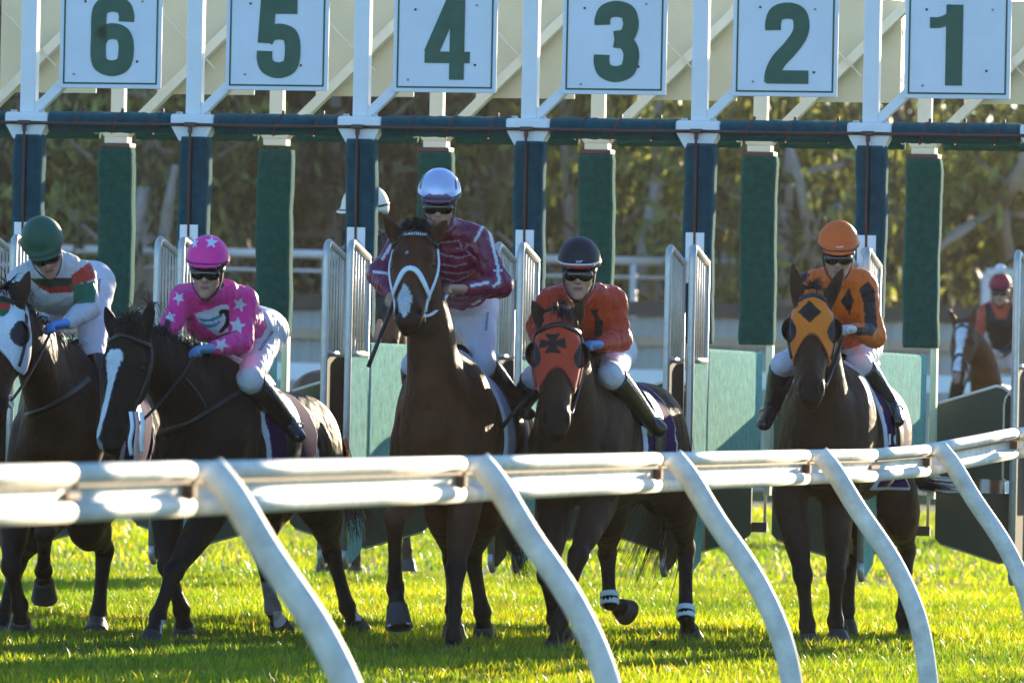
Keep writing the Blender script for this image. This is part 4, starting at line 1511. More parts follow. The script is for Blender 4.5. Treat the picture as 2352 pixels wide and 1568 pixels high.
HS = {
 'C': dict(chest=(998, 41.0), psi=9.5, girth=1.15, droop=0.08, coat=BAY, points=DARK, poll=(951, 524, 40.98), muzzle=(936, 730, 40.62), face=(-0.10, -1, 0), neck_mid=(985, 745, 41.03), neck_w=1.22, head_w=1.05,
           ears=[(880, 492, 41.02), (1028, 505, 41.02)],
           legs=dict(FR=[(930, 1125, 41.2), (906, 1192, 40.85), (908, 1350, 41.05), (914, 1415, 41.0), (919, 1462, 40.95)],
                     FL=[(1070, 1140, 41.25), (1047, 1308, 41.05), (1042, 1465, 41.0), (1033, 1512, 40.9)],
                     HL=[(1120, 1150, 42.3), (1085, 1280, 42.6), (1108, 1405, 42.55), (1113, 1457, 42.6)],
                     HR=[(1020, 1150, 42.3), (1038, 1280, 42.6), (1042, 1400, 42.6), (1042, 1457, 42.65)])),
 'B': dict(chest=(435, 41.6), psi=22, neck_w=1.25, girth=1.06, droop=0.17, scale=0.98, coat=BLK, points=DARK, poll=(292, 745, 40.95), muzzle=(246, 1015, 40.75), face=(-0.27, -0.96, 0), head_w=1.08,
           ears=[(241, 703, 41.05), (350, 688, 41.0)],
           legs=dict(FL=[(490, 1165, 41.75), (398, 1315, 41.45), (363, 1414, 41.35), (343, 1482, 41.25)],
                     FR=[(385, 1165, 42.0), (385, 1300, 41.8), (417, 1400, 42.0), (424, 1457, 42.1)],
                     HR=[(610, 1170, 42.9), (600, 1262, 43.2), (627, 1398, 43.1), (647, 1447, 43.2)],
                     HL=[(740, 1150, 43.0), (762, 1265, 43.4), (798, 1394, 43.3), (822, 1445, 43.4)])),
 'D': dict(chest=(1305, 41.4), psi=16, neck_w=1.2, girth=1.08, droop=0.10, coat=DBAY, points=DARK, poll=(1283, 718, 40.75), muzzle=(1277, 984, 40.55), face=(0.0, -1, 0),
           ears=[(1222, 690, 40.9), (1340, 690, 40.85)],
           legs=dict(FL=[(1378, 1150, 41.6), (1328, 1275, 41.3), (1285, 1432, 41.25), (1268, 1508, 41.2)],
                     FR=[(1275, 1170, 41.7), (1256, 1320, 41.5), (1275, 1420, 41.8), (1300, 1476, 42.0)],
                     HR=[(1400, 1160, 42.6), (1395, 1270, 43.0), (1400, 1380, 42.9), (1440, 1405, 43.05)],
                     HL=[(1555, 1130, 42.8), (1575, 1260, 43.2), (1575, 1412, 43.0), (1586, 1464, 43.1)])),
 'E': dict(chest=(1882, 43.4), psi=12, neck_w=1.3, girth=1.15, droop=0.05, coat=(0.048, 0.020, 0.011), points=DARK, poll=(1867, 668, 43.05), muzzle=(1862, 908, 42.75), face=(-0.04, -1, 0),
           ears=[(1821, 604, 43.12), (1938, 615, 43.12)],
           legs=dict(FR=[(1815, 1150, 43.6), (1844, 1321, 43.4), (1854, 1435, 43.4), (1858, 1480, 43.35)],
                     FL=[(1925, 1160, 43.7), (1920, 1325, 43.5), (1919, 1425, 43.6), (1925, 1470, 43.55)],
                     HR=[(1975, 1170, 44.6), (1955, 1270, 44.9), (1945, 1400, 44.9), (1945, 1448, 44.85)],
                     HL=[(2065, 1160, 44.6), (2083, 1262, 44.9), (2076, 1415, 44.8), (2082, 1460, 44.8)])),
 'A': dict(chest=(115, 42.0), psi=12, droop=0.10, coat=DBAY, points=DARK, head_w=0.94, poll=(0, 670, 41.4), muzzle=(-24, 948, 41.1), face=(-0.38, -0.9, 0),
           ears=[(-35, 615, 41.45), (67, 621, 41.45)],
           legs=dict(FR=[(40, 1160, 42.1), (25, 1300, 41.9), (45, 1390, 42.0), (48, 1445, 42.1)],
                     FL=[(150, 1150, 42.2), (103, 1222, 41.75), (100, 1310, 42.1), (102, 1350, 42.25), (102, 1392, 42.3)],
                     HL=[(205, 1180, 43.0), (240, 1262, 43.3), (226, 1410, 43.2), (221, 1445, 43.1)],
                     HR=[(100, 1180, 43.0), (40, 1290, 43.2), (5, 1430, 42.9), (0, 1475, 42.7)])),
}
HL = {
 'C': 'bay horse with head held high and pale blue-white bridle, ridden by the jockey in maroon',
 'B': 'black horse with a long white blaze, ridden by the jockey in pink',
 'D': 'dark bay horse in a red hood with a black cross, head low',
 'E': 'dark horse in an orange hood with a black diamond, under the number 2',
 'A': 'dark bay horse in a white hood, cut off by the picture edge',
}
HORSE = {}
for key in HS:
    HORSE[key] = build_horse('race_horse', HS[key], HL[key], 'horses leaving the starting gate')
# ---------------------------------------------------------------- horses waiting behind the gate
HS['F'] = dict(chest=(2262, 78.2), psi=24, droop=0.0, coat=CHS, points=(0.05, 0.018, 0.01), poll=(2214, 735, 77.5), muzzle=(2199, 868, 77.2), face=(-0.2, -1, 0), head_w=0.95, neck_mid=(2258, 832, 77.9), neck_w=1.4,
    ears=[(2179, 705, 77.6), (2241, 703, 77.6)],
    legs=dict(FR=[(2240, 1040, 78.4), (2240, 1125, 78.2), (2238, 1205, 78.2), (2236, 1236, 78.1)], FL=[(2290, 1040, 78.4), (2285, 1125, 78.2), (2285, 1205, 78.3), (2284, 1236, 78.2)],
              HL=[(2430, 1040, 79.5), (2440, 1120, 79.9), (2436, 1205, 79.8), (2435, 1235, 79.8)], HR=[(2370, 1040, 79.6), (2375, 1120, 79.9), (2372, 1205, 79.8), (2372, 1235, 79.8)]))
HS['G'] = dict(chest=(912, 56.0), psi=-24, droop=0.0, coat=(0.16, 0.065, 0.03), points=(0.05, 0.03, 0.02), poll=(900, 622, 55.2), muzzle=(888, 800, 54.9), face=(-0.3, -1, 0), neck_mid=(905, 760, 55.6),
    ears=[(876, 590, 55.3), (925, 590, 55.3)],
    legs=dict(FR=[(935, 1080, 56.2), (936, 1170, 56.1), (934, 1262, 56.1), (934, 1298, 56.1)], FL=[(890, 1080, 56.2), (893, 1170, 56.1), (905, 1262, 56.3), (910, 1300, 56.3)],
              HL=[(760, 1070, 57.4), (735, 1160, 57.8), (745, 1270, 57.7), (745, 1305, 57.7)], HR=[(830, 1070, 57.4), (822, 1170, 57.8), (818, 1280, 57.7), (816, 1315, 57.7)]))
HORSE['F'] = build_horse('pony_horse', HS['F'], 'chestnut horse with broad white blaze standing behind the number 1 stall', None, 0.021)
HORSE['G'] = build_horse('pony_horse', HS['G'], 'brown horse standing beyond the gate, mostly hidden behind the number 4 stall', None, 0.032)
# ---------------------------------------------------------------- hoods, bridles, saddle cloths, manes and tails
M_HOODC = mat('hood_cloth', rough=0.75, spec=0.2, attr=True, noise=(60, 0.10), bump=(300, 0.4, 0.002), sheen=0.3)
M_CUP = mat('blinker_leather', (0.014, 0.014, 0.017), 0.35, noise=(40, 0.2))
M_CLOTH = mat('saddle_cloth', rough=0.9, spec=0.06, attr=True, noise=(20, 0.12), bump=(60, 0.3, 0.004))
M_REDSTRAP = mat('red_strap', (0.33, 0.035, 0.02), 0.5)
M_BANDAGE = mat('white_bandage', (0.62, 0.68, 0.72), 0.7, noise=(40, 0.1))


def head_box(H):
    P = np.array([H.hp(t, x, n) for t in (-0.15, 1.1) for x in (-0.2, 0.2) for n in (-0.3, 0.08)])
    return P.min(0), P.max(0)


def make_hood(H, base, patch, tmid, tside, name='hood', label=None, brow=None):
    lo, hi = head_box(H)
    G = H.field.crop(lo, hi, -0.009)
    hl = H.hl
    def lower(X, Y, Z):
        t = dotf(X, Y, Z, H.poll, H.hv) / np.float32(hl); x = dotf(X, Y, Z, H.poll, H.sd)
        edge = tmid + (tside - tmid) * np.clip((x / 0.095) ** 2, 0, 1.6)
        return (t - edge) * np.float32(hl)
    G.clip(lower)
    G.clip(lambda X, Y, Z: -dotf(X, Y, Z, H.hp(-0.02, 0, 0), H.hv))
    G.clip(lambda X, Y, Z: -dotf(X, Y, Z, H.hp(0, 0, -0.20), H.nf))
    for base_, tip, fr in H.ear:
        ax = _n(tip - base_)
        def hole(X, Y, Z, b=base_, a=ax):
            w = np.maximum(dotf(X, Y, Z, b, a) - 0.012, 0)
            dx, dy, dz = X - np.float32(b[0]), Y - np.float32(b[1]), Z - np.float32(b[2])
            al = dx * a[0] + dy * a[1] + dz * a[2]
            r2 = dx * dx + dy * dy + dz * dz - al * al
            return np.where(al > -0.005, 0.056 - np.sqrt(np.maximum(r2, 0)), -0.1)
        G.clip(hole)
    _v, _q = G.surface(); _v = relax(_v, _q, 1); _v, _q = refine(_v, _q); _v = relax(_v, _q, 2)
    so = Solid(_v, _q)
    so.C[:] = base
    rel = so.V - H.poll
    t = rel @ H.hv / hl; x = rel @ H.sd; n = rel @ H.nf
    for q in (-1, 1):
        e = np.sqrt(((t - EYE_T) * hl / 1.15) ** 2 + ((n + 0.052) / 1.0) ** 2 + ((x - q * 0.105) * 0.62) ** 2)
        so.C[e < 0.062] = patch
    edge = tmid + (tside - tmid) * np.clip((x / 0.095) ** 2, 0, 1.6)
    so.C[(edge - t) * hl < 0.012] = np.array(patch) * 0.5 + np.array(base) * 0.5
    H.hood = so
    H.hood_name, H.hood_label = name, label
    # blinker cups: bowls open to the front
    cups = MB()
    H.cups = []
    for q in (-1, 1):
        c = H.hp(EYE_T, q * 0.118, -0.055); op = _n(H.nf * 0.9 + H.hv * 0.25 + H.sd * q * 0.15)
        u = _n(np.cross(op, H.hv)); w = np.cross(op, u)
        for (R, sgn) in ((0.064, 1), (0.058, -1)):
            V = []; F = []; nr, na = 7, 18
            for i in range(nr + 1):
                th = rad(12 + 96 * i / nr)
                for k in range(na):
                    a = 2 * math.pi * k / na
                    V.append(c - op * (math.cos(th) * R * 0.85) + (u * math.cos(a) * 0.85 + w * math.sin(a) * 1.1) * math.sin(th) * R)
            for i in range(nr):
                for k in range(na):
                    l2 = (k + 1) % na
                    F.append((i * na + k, i * na + l2, (i + 1) * na + l2, (i + 1) * na + k))
            F.append(tuple(range(na)))
            m = cups if False else None
            H.cups.append((V, F))
    return so


def finish_hood(H):
    hd = link_mesh(H.hood_name, H.hood.mesh('hood'), M_HOODC, H.root, True)
    if H.hood_label: hd['label'] = H.hood_label
    for i in range(0, 4, 2):
        m = MB(); m._add(*H.cups[i], True); m._add(*H.cups[i + 1], True)
        m.build('blinker_cup', M_CUP, hd, True)
    return hd


def head_ring(H, tf, w, m, mat_name, a0=-200, a1=20, off=0.004, th=0.006, n=22, parent=None, name='strap', so=None):
    """strap round the head; tf(angle) gives the place along the head, angles: -90 is the nose line, -180 and 0 the cheeks"""
    so = so or H.solid
    pts, nors = [], []
    for k in range(n + 1):
        a = rad(a0 + (a1 - a0) * k / n)
        t = tf(a)
        ax_c = H.hp(t, 0, -0.08)
        d = H.sd * math.cos(a) - H.nf * math.sin(a)
        p, nr, i, dist = so.tree.ray_cast(Vector(ax_c + d * 0.3), Vector(-d), 0.32)
        if p is None: continue
        pts.append(np.array(p) + d * off); nors.append(d)
    m.ribbon(pts, nors, w, th)
    return m


def cheek_line(H, q, t0, t1, n0, n1, w, m, so=None, off=0.005, th=0.006, cnt=12, wav=0.0):
    so = so or H.solid
    pts, nors = [], []
    for k in range(cnt + 1):
        f = k / cnt
        t = t0 + (t1 - t0) * f; nn = n0 + (n1 - n0) * f + wav * math.sin(f * 14)
        o = H.hp(t, q * 0.3, nn)
        p, nr, i, dist = so.tree.ray_cast(Vector(o), Vector(-H.sd * q), 0.4)
        if p is None: continue
        pts.append(np.array(p) + H.sd * q * off); nors.append(_n(H.sd * q + H.nf * 0.5))
    m.ribbon(pts, nors, w, th)
    return pts


def bit_ring(H, q, m, t=0.86, n=-0.095, r=0.034):
    p, nr, i, d = H.solid.tree.ray_cast(Vector(H.hp(t, q * 0.3, n)), Vector(-H.sd * q), 0.4)
    c = np.array(p) + H.sd * q * 0.008 if p is not None else H.hp(t, q * 0.07, n)
    m.tube([c + (H.hv * math.cos(a) + H.nf * math.sin(a)) * r for a in [2 * math.pi * k / 14 for k in range(14)]], 0.0055, 6, closed=True)
    return c


def bridle(H, strap_mat, brow_t=0.10, noseband=None, so=None, cheek_mat=None):
    b = empty('bridle', tuple(H.poll), 0, H.root)
    b.matrix_parent_inverse = parent_world(H.root).inverted()
    m = MB(); head_ring(H, lambda a: brow_t + 0.02 * abs(math.cos(a)), 0.026, m, None, -185, 5, so=so)
    m.build('browband', strap_mat, b, True)
    ends = []
    for q in (-1, 1):
        m = MB(); cheek_line(H, q, brow_t + 0.03, 0.82, -0.10, -0.085, 0.017, m, so=so); m.build('cheekpiece', cheek_mat or strap_mat, b, True)
        m = MB(); ends.append(bit_ring(H, q, m)); m.build('bit_ring', M_BUCKLE, b, True)
    if noseband:
        m = MB(); head_ring(H, lambda a: noseband + 0.16 * abs(math.cos(a)) ** 2, 0.03, m, None, -190, 10, so=so, th=0.012)
        m.build('noseband', cheek_mat or strap_mat, b, True)
    H.bit = ends
    H.bridle = b
    return b


def rein(H, q, hand, m, sag=0.03, w=0.016):
    a = np.array(H.bit[0 if q < 0 else 1]); h = np.array(hand)
    P = [a + (h - a) * t + np.array([0, 0, -sag * 4 * t * (1 - t)]) for t in np.linspace(0, 1, 10)]
    m.ribbon(P, [np.array([0, -1, 0.3])] * 10, w, 0.004)


def saddle_cloth(H, s0, s1, z0, col, pipe, label=None, lean=0.0):
    pt = H.pt
    P = np.array([pt(s, x, z) for s in (s0 - 0.1, s1 + 0.1) for x in (-0.42, 0.42) for z in (z0 - 0.1, 1.75)])
    G = H.field.crop(P.min(0), P.max(0), -0.016)
    inn = H.field.crop(P.min(0), P.max(0), -0.003)
    up = np.array([0, 0, 1.0])
    G.clip(lambda X, Y, Z: -(dotf(X, Y, Z, pt(s0, 0, 1.3), H.back) - lean * (np.float32(pt(s0, 0, 1.3)[2]) - Z)))
    G.clip(lambda X, Y, Z: dotf(X, Y, Z, pt(s1, 0, 1.3), H.back) - 0.10 * (np.float32(pt(s1, 0, 1.3)[2]) - Z))
    zb = pt(0.5 * (s0 + s1), 0, z0)[2]
    G.clip(lambda X, Y, Z: (np.float32(zb) - Z) + 0 * X + 0 * Y)
    so = solid(G, 1)
    so.C[:] = col
    sv = (so.V - pt(s0, 0, 1.3)) @ H.back - lean * (pt(s0, 0, 1.3)[2] - so.V[:, 2])
    se = -((so.V - pt(s1, 0, 1.3)) @ H.back - 0.10 * (pt(s1, 0, 1.3)[2] - so.V[:, 2]))
    so.C[(sv < 0.022) | (se < 0.018) | (so.V[:, 2] - zb < 0.018)] = pipe
    H.cloth = so
    H.cloth_label = label
    return so


def saddle(H, s, parent):
    """small racing saddle: seat, flaps"""
    pt = H.pt
    m = MB()
    rows = []
    for ds, hh, ww in ((-0.13, 0.055, 0.10), (-0.06, 0.035, 0.13), (0.05, 0.022, 0.14), (0.16, 0.03, 0.16), (0.22, 0.045, 0.14)):
        p, n = H.solid.near(pt(s + ds, 0, 1.9))
        row = []
        for k in range(9):
            x = (k - 4) / 4.0
            q = pt(s + ds, x * ww, 0); c = p + H.lat * x * ww + np.array([0, 0, hh - 0.10 * x * x * abs(x)])
            row.append(c)
        rows.append(row)
    V = [c for r in rows for c in r]; F = []
    for i in range(4):
        for k in range(8):
            F.append((i * 9 + k, i * 9 + k + 1, (i + 1) * 9 + k + 1, (i + 1) * 9 + k))
    nb = len(V)
    V += [c - np.array([0, 0, 0.03]) for c in V]
    F += [tuple(nb + q for q in f[::-1]) for f in F]
    m._add(V, F, True)
    sd = m.build('saddle', M_LEATHER, parent, True)
    for q in (-1, 1):
        mm = MB(); pts, nors = [], []
        for k in range(9):
            z = 1.50 - 0.42 * k / 8
            o = pt(s - 0.02 - 0.05 * k / 8, q * 0.6, z)
            p, n, i, d = H.solid.tree.ray_cast(Vector(o), Vector(-H.lat * q), 0.7)
            if p is None: continue
            pts.append(np.array(p) + H.lat * q * 0.02); nors.append(np.array(n))
        if len(pts) > 2:
            mm.ribbon(pts, nors, [0.22 - 0.012 * k for k in range(len(pts))], 0.008); mm.build('flap', M_LEATHER, sd, True)
    return sd


def mane(H, seed, material, fore=1.0, toss=(0, 0, 0.2), length=0.13, count=520):
    rs = np.random.RandomState(seed)
    pt = H.pt
    a = H.poll + H.hv * 0.02 - H.nf * 0.06
    bpt = pt(0.42, 0, 1.62)
    R, D, L = [], [], []
    for k in range(count):
        t = rs.rand()
        q = a + (bpt - a) * t + np.array([0, 0, 0.35 * t * (1 - t)])
        p, n = H.solid.near(q + np.array([0, 0, 0.15]))
        R.append(p - n * 0.01); D.append(np.array([0, 0, 0.6]) + np.array(toss) + H.lat * rs.uniform(-0.5, 0.7)); L.append(length * (0.5 + 0.8 * rs.rand()))
    for k in range(int(260 * fore)):
        p = H.hp(rs.uniform(-0.04, 0.06), rs.uniform(-0.045, 0.045), -0.02)
        p2, n = H.solid.near(p + H.nf * 0.1 - H.hv * 0.05)
        R.append(p2 - n * 0.01); D.append(-H.hv * 0.35 + H.nf * 0.5 + H.sd * rs.uniform(-0.7, 0.9) + np.array(toss) + np.array([0, 0, 0.35])); L.append(0.12 * (0.5 + 0.8 * rs.rand()))
    me = hair_cards(R, D, L, 0.0042, seed, 3.4, 0.16, 7)
    link_mesh('mane', me, material, H.root, True)


def tail(H, seed, material, path, width=0.05, count=300, droop=0.0):
    """strands along a path of photograph landmarks"""
    rs = np.random.RandomState(seed)
    P = catmull(np.array([W(*q) for q in path]), 6)
    n = len(P); V = []; F = []
    for k in range(count):
        off = rs.randn(3) * np.array([1, 1, 0.5]); ph = rs.rand() * 6.28
        end = int(n * rs.uniform(0.55, 1.0)); w = 0.0035 * (0.6 + 0.8 * rs.rand())
        b = len(V); s = _n(rs.randn(3))
        cnt = 0
        for i in range(0, end, 2):
            t = i / (n - 1)
            sp = width * (0.35 + 1.1 * t) * (1 if t < 0.9 else 0.9)
            c = P[i] + off * sp + np.array([0.012 * math.sin(t * 9 + ph), 0, -droop * t * t])
            ww = w * (1 - 0.75 * i / max(end, 1))
            V += [c - s * ww, c + s * ww]; cnt += 1
        for i in range(cnt - 1):
            F.append((b + 2 * i, b + 2 * i + 1, b + 2 * i + 3, b + 2 * i + 2))
    link_mesh('tail', np_mesh('tail', np.array(V), np.array(F), True), material, H.root, True)
# ---------------------------------------------------------------- riders
M_SKIN = mat('skin', rough=0.55, spec=0.3, attr=True, noise=(40, 0.06))
M_SILK = mat('racing_silk', rough=0.45, spec=0.35, attr=True, noise=(14, 0.06), bump=(24, 0.9, 0.022, (1.0, 1.0, 0.35)), sheen=0.2, trans=0.12)
M_SATIN = mat('maroon_satin', rough=0.30, spec=0.55, attr=True, noise=(14, 0.08), bump=(22, 0.9, 0.022, (1, 1, 0.4)), trans=0.08)
M_BREECH = mat('white_breeches', rough=0.6, spec=0.3, attr=True, bump=(30, 0.35, 0.010), noise=(8, 0.04), trans=0.10)
M_BOOT = mat('black_boot', (0.012, 0.012, 0.014), 0.18, spec=0.6, noise=(20, 0.3))
M_HELM = mat('helmet_cover', rough=0.5, spec=0.35, attr=True, bump=(40, 0.2, 0.004), noise=(20, 0.06))
M_HELMS = mat('helmet_satin', rough=0.24, metal=0.3, spec=0.6, attr=True, bump=(26, 0.25, 0.005))
M_GOGG = mat('goggle_lens', (0.012, 0.010, 0.009), 0.07, spec=0.7)
M_GFRAME = mat('goggle_frame', (0.02, 0.019, 0.02), 0.5)
M_WHIP = mat('whip', (0.012, 0.012, 0.012), 0.5)
M_VEST = mat('safety_vest', (0.022, 0.019, 0.017), 0.8, noise=(20, 0.2), bump=(60, 0.4, 0.006))
SKINC = (0.50, 0.27, 0.19)
LIPC = (0.42, 0.17, 0.14)
WHITEC = (0.68, 0.68, 0.74)


class Rider:
    pass


def build_rider(S, label, group, name='person'):
    R = Rider(); R.S = S
    g = {k: W(*v) for k, v in S['j'].items()}
    R.g = g
    sz = S.get('size', 1.0)
    hc = g['head']
    f = _n(np.array(S['look'], float)); u = np.array(S.get('up', (0, 0, 1)), float); u = _n(u - f * (u @ f)); r = _n(np.cross(f, u))
    if r[0] < 0: r = -r
    R.hc, R.f, R.u, R.r = hc, f, u, r
    glove = S.get('glove', SKINC)
    allp = np.array(list(g.values()))
    lo, hi = allp.min(0) - 0.20, allp.max(0) + 0.20
    vs = S.get('coarse', 1.0)
    B = Field(lo, hi, 0.0082 * vs)
    k = 0.022
    # head
    q = sz
    B.ell(hc + u * 0.035 * q - f * 0.010, (0.077 * q, 0.096 * q, 0.105 * q), k, [r, f, u])
    B.chain([hc + f * 0.012 - u * 0.02, hc + f * 0.042 - u * 0.070, hc + f * 0.064 - u * 0.108], [(0.068, 0.070), (0.052, 0.052), (0.028, 0.026)], 0.03, r, 4)
    B.ell(hc + f * 0.072 - u * 0.112, (0.022, 0.018, 0.016), 0.02, [r, f, u])
    for sg in (-1, 1):
        B.ell(hc + f * 0.055 - u * 0.028 + r * sg * 0.042, (0.024, 0.026, 0.020), 0.025, [r, f, u])
        B.ell(hc - f * 0.012 - u * 0.012 + r * sg * 0.076, (0.010, 0.018, 0.030), 0.008, [r, f, u])
    B.chain([hc + f * 0.084 + u * 0.022, hc + f * 0.103 - u * 0.018, hc + f * 0.110 - u * 0.030], [0.009, 0.012, 0.015], 0.014, r, 3)
    for sg in (-1, 1):
        B.ell(hc + f * 0.093 - u * 0.034 + r * sg * 0.013, (0.010, 0.013, 0.009), 0.008, [r, f, u])
    B.ell(hc + f * 0.086 - u * 0.062, (0.027, 0.013, 0.0085), 0.010, [r, f, u])
    B.ell(hc + f * 0.085 - u * 0.077, (0.023, 0.013, 0.009), 0.008, [r, f, u])
    # neck, trunk, limbs: slim core that the clothes cover
    B.chain([hc - f * 0.01 - u * 0.05, 0.5 * (hc + g['neck']) - u * 0.03, g['neck']], [0.055, 0.056, 0.065], 0.03, r, 3)
    side = _n(g['sl'] - g['sr'])
    R.side = side
    B.chain([g['neck'], g['chest'], g['waist'], g['pelvis']], [(0.11, 0.07), (0.125, 0.085), (0.10, 0.075), (0.12, 0.10)], 0.05, side, 5)
    hands = []
    for s_ in ('l', 'r'):
        sh, el, wr, ha = g['s' + s_], g['e' + s_], g['w' + s_], g['h' + s_]
        B.chain([sh, 0.5 * (sh + el), el], [0.046, 0.041, 0.035], 0.03, side, 3)
        B.chain([el, el + (wr - el) * 0.4, wr], [0.038, 0.040, 0.027], 0.015, side, 3)
        a = _n(ha - wr); dn = _n(np.array(S.get('grip', (0, -0.35, -0.9)), float)); dn = _n(dn - a * (dn @ a)); kn = np.cross(a, dn)
        B.chain([wr, wr + a * 0.03, ha + a * 0.012], [(0.030, 0.024), (0.036, 0.026), (0.042, 0.022)], 0.012, kn, 3)
        for i in range(4):
            o = (i - 1.5) * 0.0205
            ln = (0.92, 1.0, 0.97, 0.80)[i]
            b0 = ha + a * 0.015 + kn * o
            p1 = b0 + a * 0.026 * ln + dn * 0.006; p2 = p1 + dn * 0.026 * ln + a * 0.004; p3 = p2 - a * 0.024 * ln + dn * 0.004
            B.chain([b0, p1, p2, p3], [0.0105, 0.0105, 0.0098, 0.0085], 0.004, kn, 2)
        t0 = wr + a * 0.035 - kn * 0.026
        B.chain([t0, t0 + a * 0.022 - kn * 0.014 + dn * 0.014, t0 + a * 0.040 - kn * 0.004 + dn * 0.030], [0.013, 0.0115, 0.0095], 0.008, kn, 2)
        hands.append((wr, ha, a))
    for s_ in ('l', 'r'):
        hp_, kn_, an, to = g['hip' + s_], g['k' + s_], g['a' + s_], g['t' + s_]
        B.chain([hp_, 0.5 * (hp_ + kn_), kn_], [0.078, 0.066, 0.05], 0.03, side, 3)
        B.chain([kn_, kn_ + (an - kn_) * 0.35, kn_ + (an - kn_) * 0.85], [0.046, 0.046, 0.030], 0.02, side, 3)
    so = solid(B, 1)
    so.C[:] = SKINC
    rel = so.V - hc
    x, y, z = rel @ r, rel @ f, rel @ u
    lips = (np.abs(x) < 0.025) & (np.abs(z + 0.069) < 0.0125 - 0.20 * np.abs(x) + 0.004) & (y > 0.07)
    so.C[lips] = LIPC
    so.C[lips & (np.abs(z + 0.0695) < 0.0026)] = (0.20, 0.07, 0.055)
    side_c = (np.abs(x) > 0.060) & (z > -0.075) & (z < 0.06) & (y < 0.045)
    so.C[side_c] = (0.02, 0.018, 0.017)
    so.C[(y < 0.0) & (z > -0.09) & (z < 0.2) & (np.abs(x) < 0.1)] = (0.03, 0.02, 0.015)
    for (wr, ha, a) in hands:
        so.C[((so.V - wr) @ a > -0.03) & (np.linalg.norm(so.V - ha, axis=1) < 0.13)] = glove
    R.body = so
    # shirt
    A = Field(lo, hi, 0.0082 * vs)
    fat = S.get('puff', 1.0)
    A.chain([g['neck'] + 0.0 * u, g['chest'], g['waist'], g['waist'] + (g['pelvis'] - g['waist']) * 0.45], [(0.135, 0.09), (0.158 * fat, 0.118), (0.132 * fat, 0.108), (0.132, 0.108)], 0.05, side, 6)
    for s_ in ('l', 'r'):
        sh, el, wr = g['s' + s_], g['e' + s_], g['w' + s_]
        A.ell(sh, (0.066, 0.066, 0.064), 0.05)
        A.chain([g['neck'] + (sh - g['neck']) * 0.35, sh, 0.5 * (sh + el), el + (el - sh) * 0.03], [(0.062, 0.062), (0.062 * fat, 0.062), (0.061 * fat, 0.058), (0.057 * fat, 0.054)], 0.05, side, 4)
        A.chain([el, el + (wr - el) * 0.45, wr - _n(wr - el) * 0.012], [0.055 * fat, 0.052 * fat, 0.038], 0.02, side, 4)
    A.chain([hc - u * 0.10 - f * 0.02, g['neck'] + u * 0.02], [0.066, 0.078], 0.02, r, 1)      # collar
    A.clip(lambda X, Y, Z: dotf(X, Y, Z, hc - u * 0.118 - f * 0.02, u * 0.94 + f * 0.34))
    A.wrinkle(0.0065, 30, S.get('seed', 1), (1, 1, 1))
    R.shirt = solid(A, 1)
    R.shirt.C[:] = S['shirt']
    # breeches
    Bq = Field(lo, hi, 0.0105 * vs)
    Bq.chain([g['waist'], g['pelvis']], [(0.140, 0.112), (0.158, 0.135)], 0.05, side, 1)
    for s_ in ('l', 'r'):
        hp_, kn_, an = g['hip' + s_], g['k' + s_], g['a' + s_]
        Bq.chain([hp_, hp_ + (kn_ - hp_) * 0.5, kn_], [0.108, 0.090, 0.064], 0.05, side, 4)
        Bq.chain([kn_, kn_ + (an - kn_) * 0.30], [0.063, 0.056], 0.03, side, 1)
    Bq.wrinkle(0.006, 34, S.get('seed', 1) + 5)
    R.breeches = solid(Bq, 1)
    R.breeches.C[:] = S.get('pants', WHITEC)
    # boots
    R.boots = []
    for s_ in ('l', 'r'):
        kn_, an, to = g['k' + s_], g['a' + s_], g['t' + s_]
        pts = np.array([kn_, an, to])
        Fb = Field(pts.min(0) - 0.12, pts.max(0) + 0.12, 0.0095 * vs)
        d = _n(an - kn_)
        Fb.chain([kn_ + (an - kn_) * 0.06, kn_ + (an - kn_) * 0.4, an], [0.078, 0.074, 0.052], 0.01, side, 4)
        Fb.clip(lambda X, Y, Z, p=kn_ + (an - kn_) * 0.09, d=d: -dotf(X, Y, Z, p, d))
        t = _n(to - an)
        heel = an - t * 0.035 + d * 0.035
        Fb.chain([heel, an + d * 0.035, to + d * 0.012], [(0.036, 0.034), (0.045, 0.042), (0.042, 0.034)], 0.03, side, 3)
        Fb.wrinkle(0.002, 60, 3)
        R.boots.append((solid(Fb, 1), an, to, d))
    # helmet
    Fh = Field(hc - 0.26, hc + 0.30, 0.0062 * vs)
    hs = S.get('helm', 1.0)
    Fh.ell(hc + u * 0.072 - f * 0.008, (0.117 * hs, 0.136 * hs, 0.132 * hs), 0.01, [r, f, u])
    brim = hc + u * 0.046
    cutn = -(u * 0.97 - f * 0.20)
    Fh.half(brim, cutn, 0.012)
    Fh.ell(hc + u * 0.060 + f * 0.125, (0.092 * hs, 0.052, 0.011), 0.02, [r, _n(f - u * 0.28), _n(u + f * 0.28)])
    R.helmet = solid(Fh, 1)
    R.helmet.C[:] = S['cap']
    # goggles
    Fg = Field(hc - 0.2, hc + 0.2, 0.0055 * vs)
    for sg in (-1, 1):
        Fg.ell(hc + f * 0.083 + u * 0.002 + r * sg * 0.038, (0.046, 0.026, 0.035), 0.02, [_n(r - f * sg * 0.45), _n(f + r * sg * 0.45), u])
    Fg.ell(hc + f * 0.098 + u * 0.010, (0.03, 0.015, 0.020), 0.015, [r, f, u])
    R.goggles = solid(Fg, 1)
    root = empty(name, tuple(g['pelvis'] * np.array([1, 1, 1])))
    tag(root, label, 'person', group)
    R.root = root
    return R


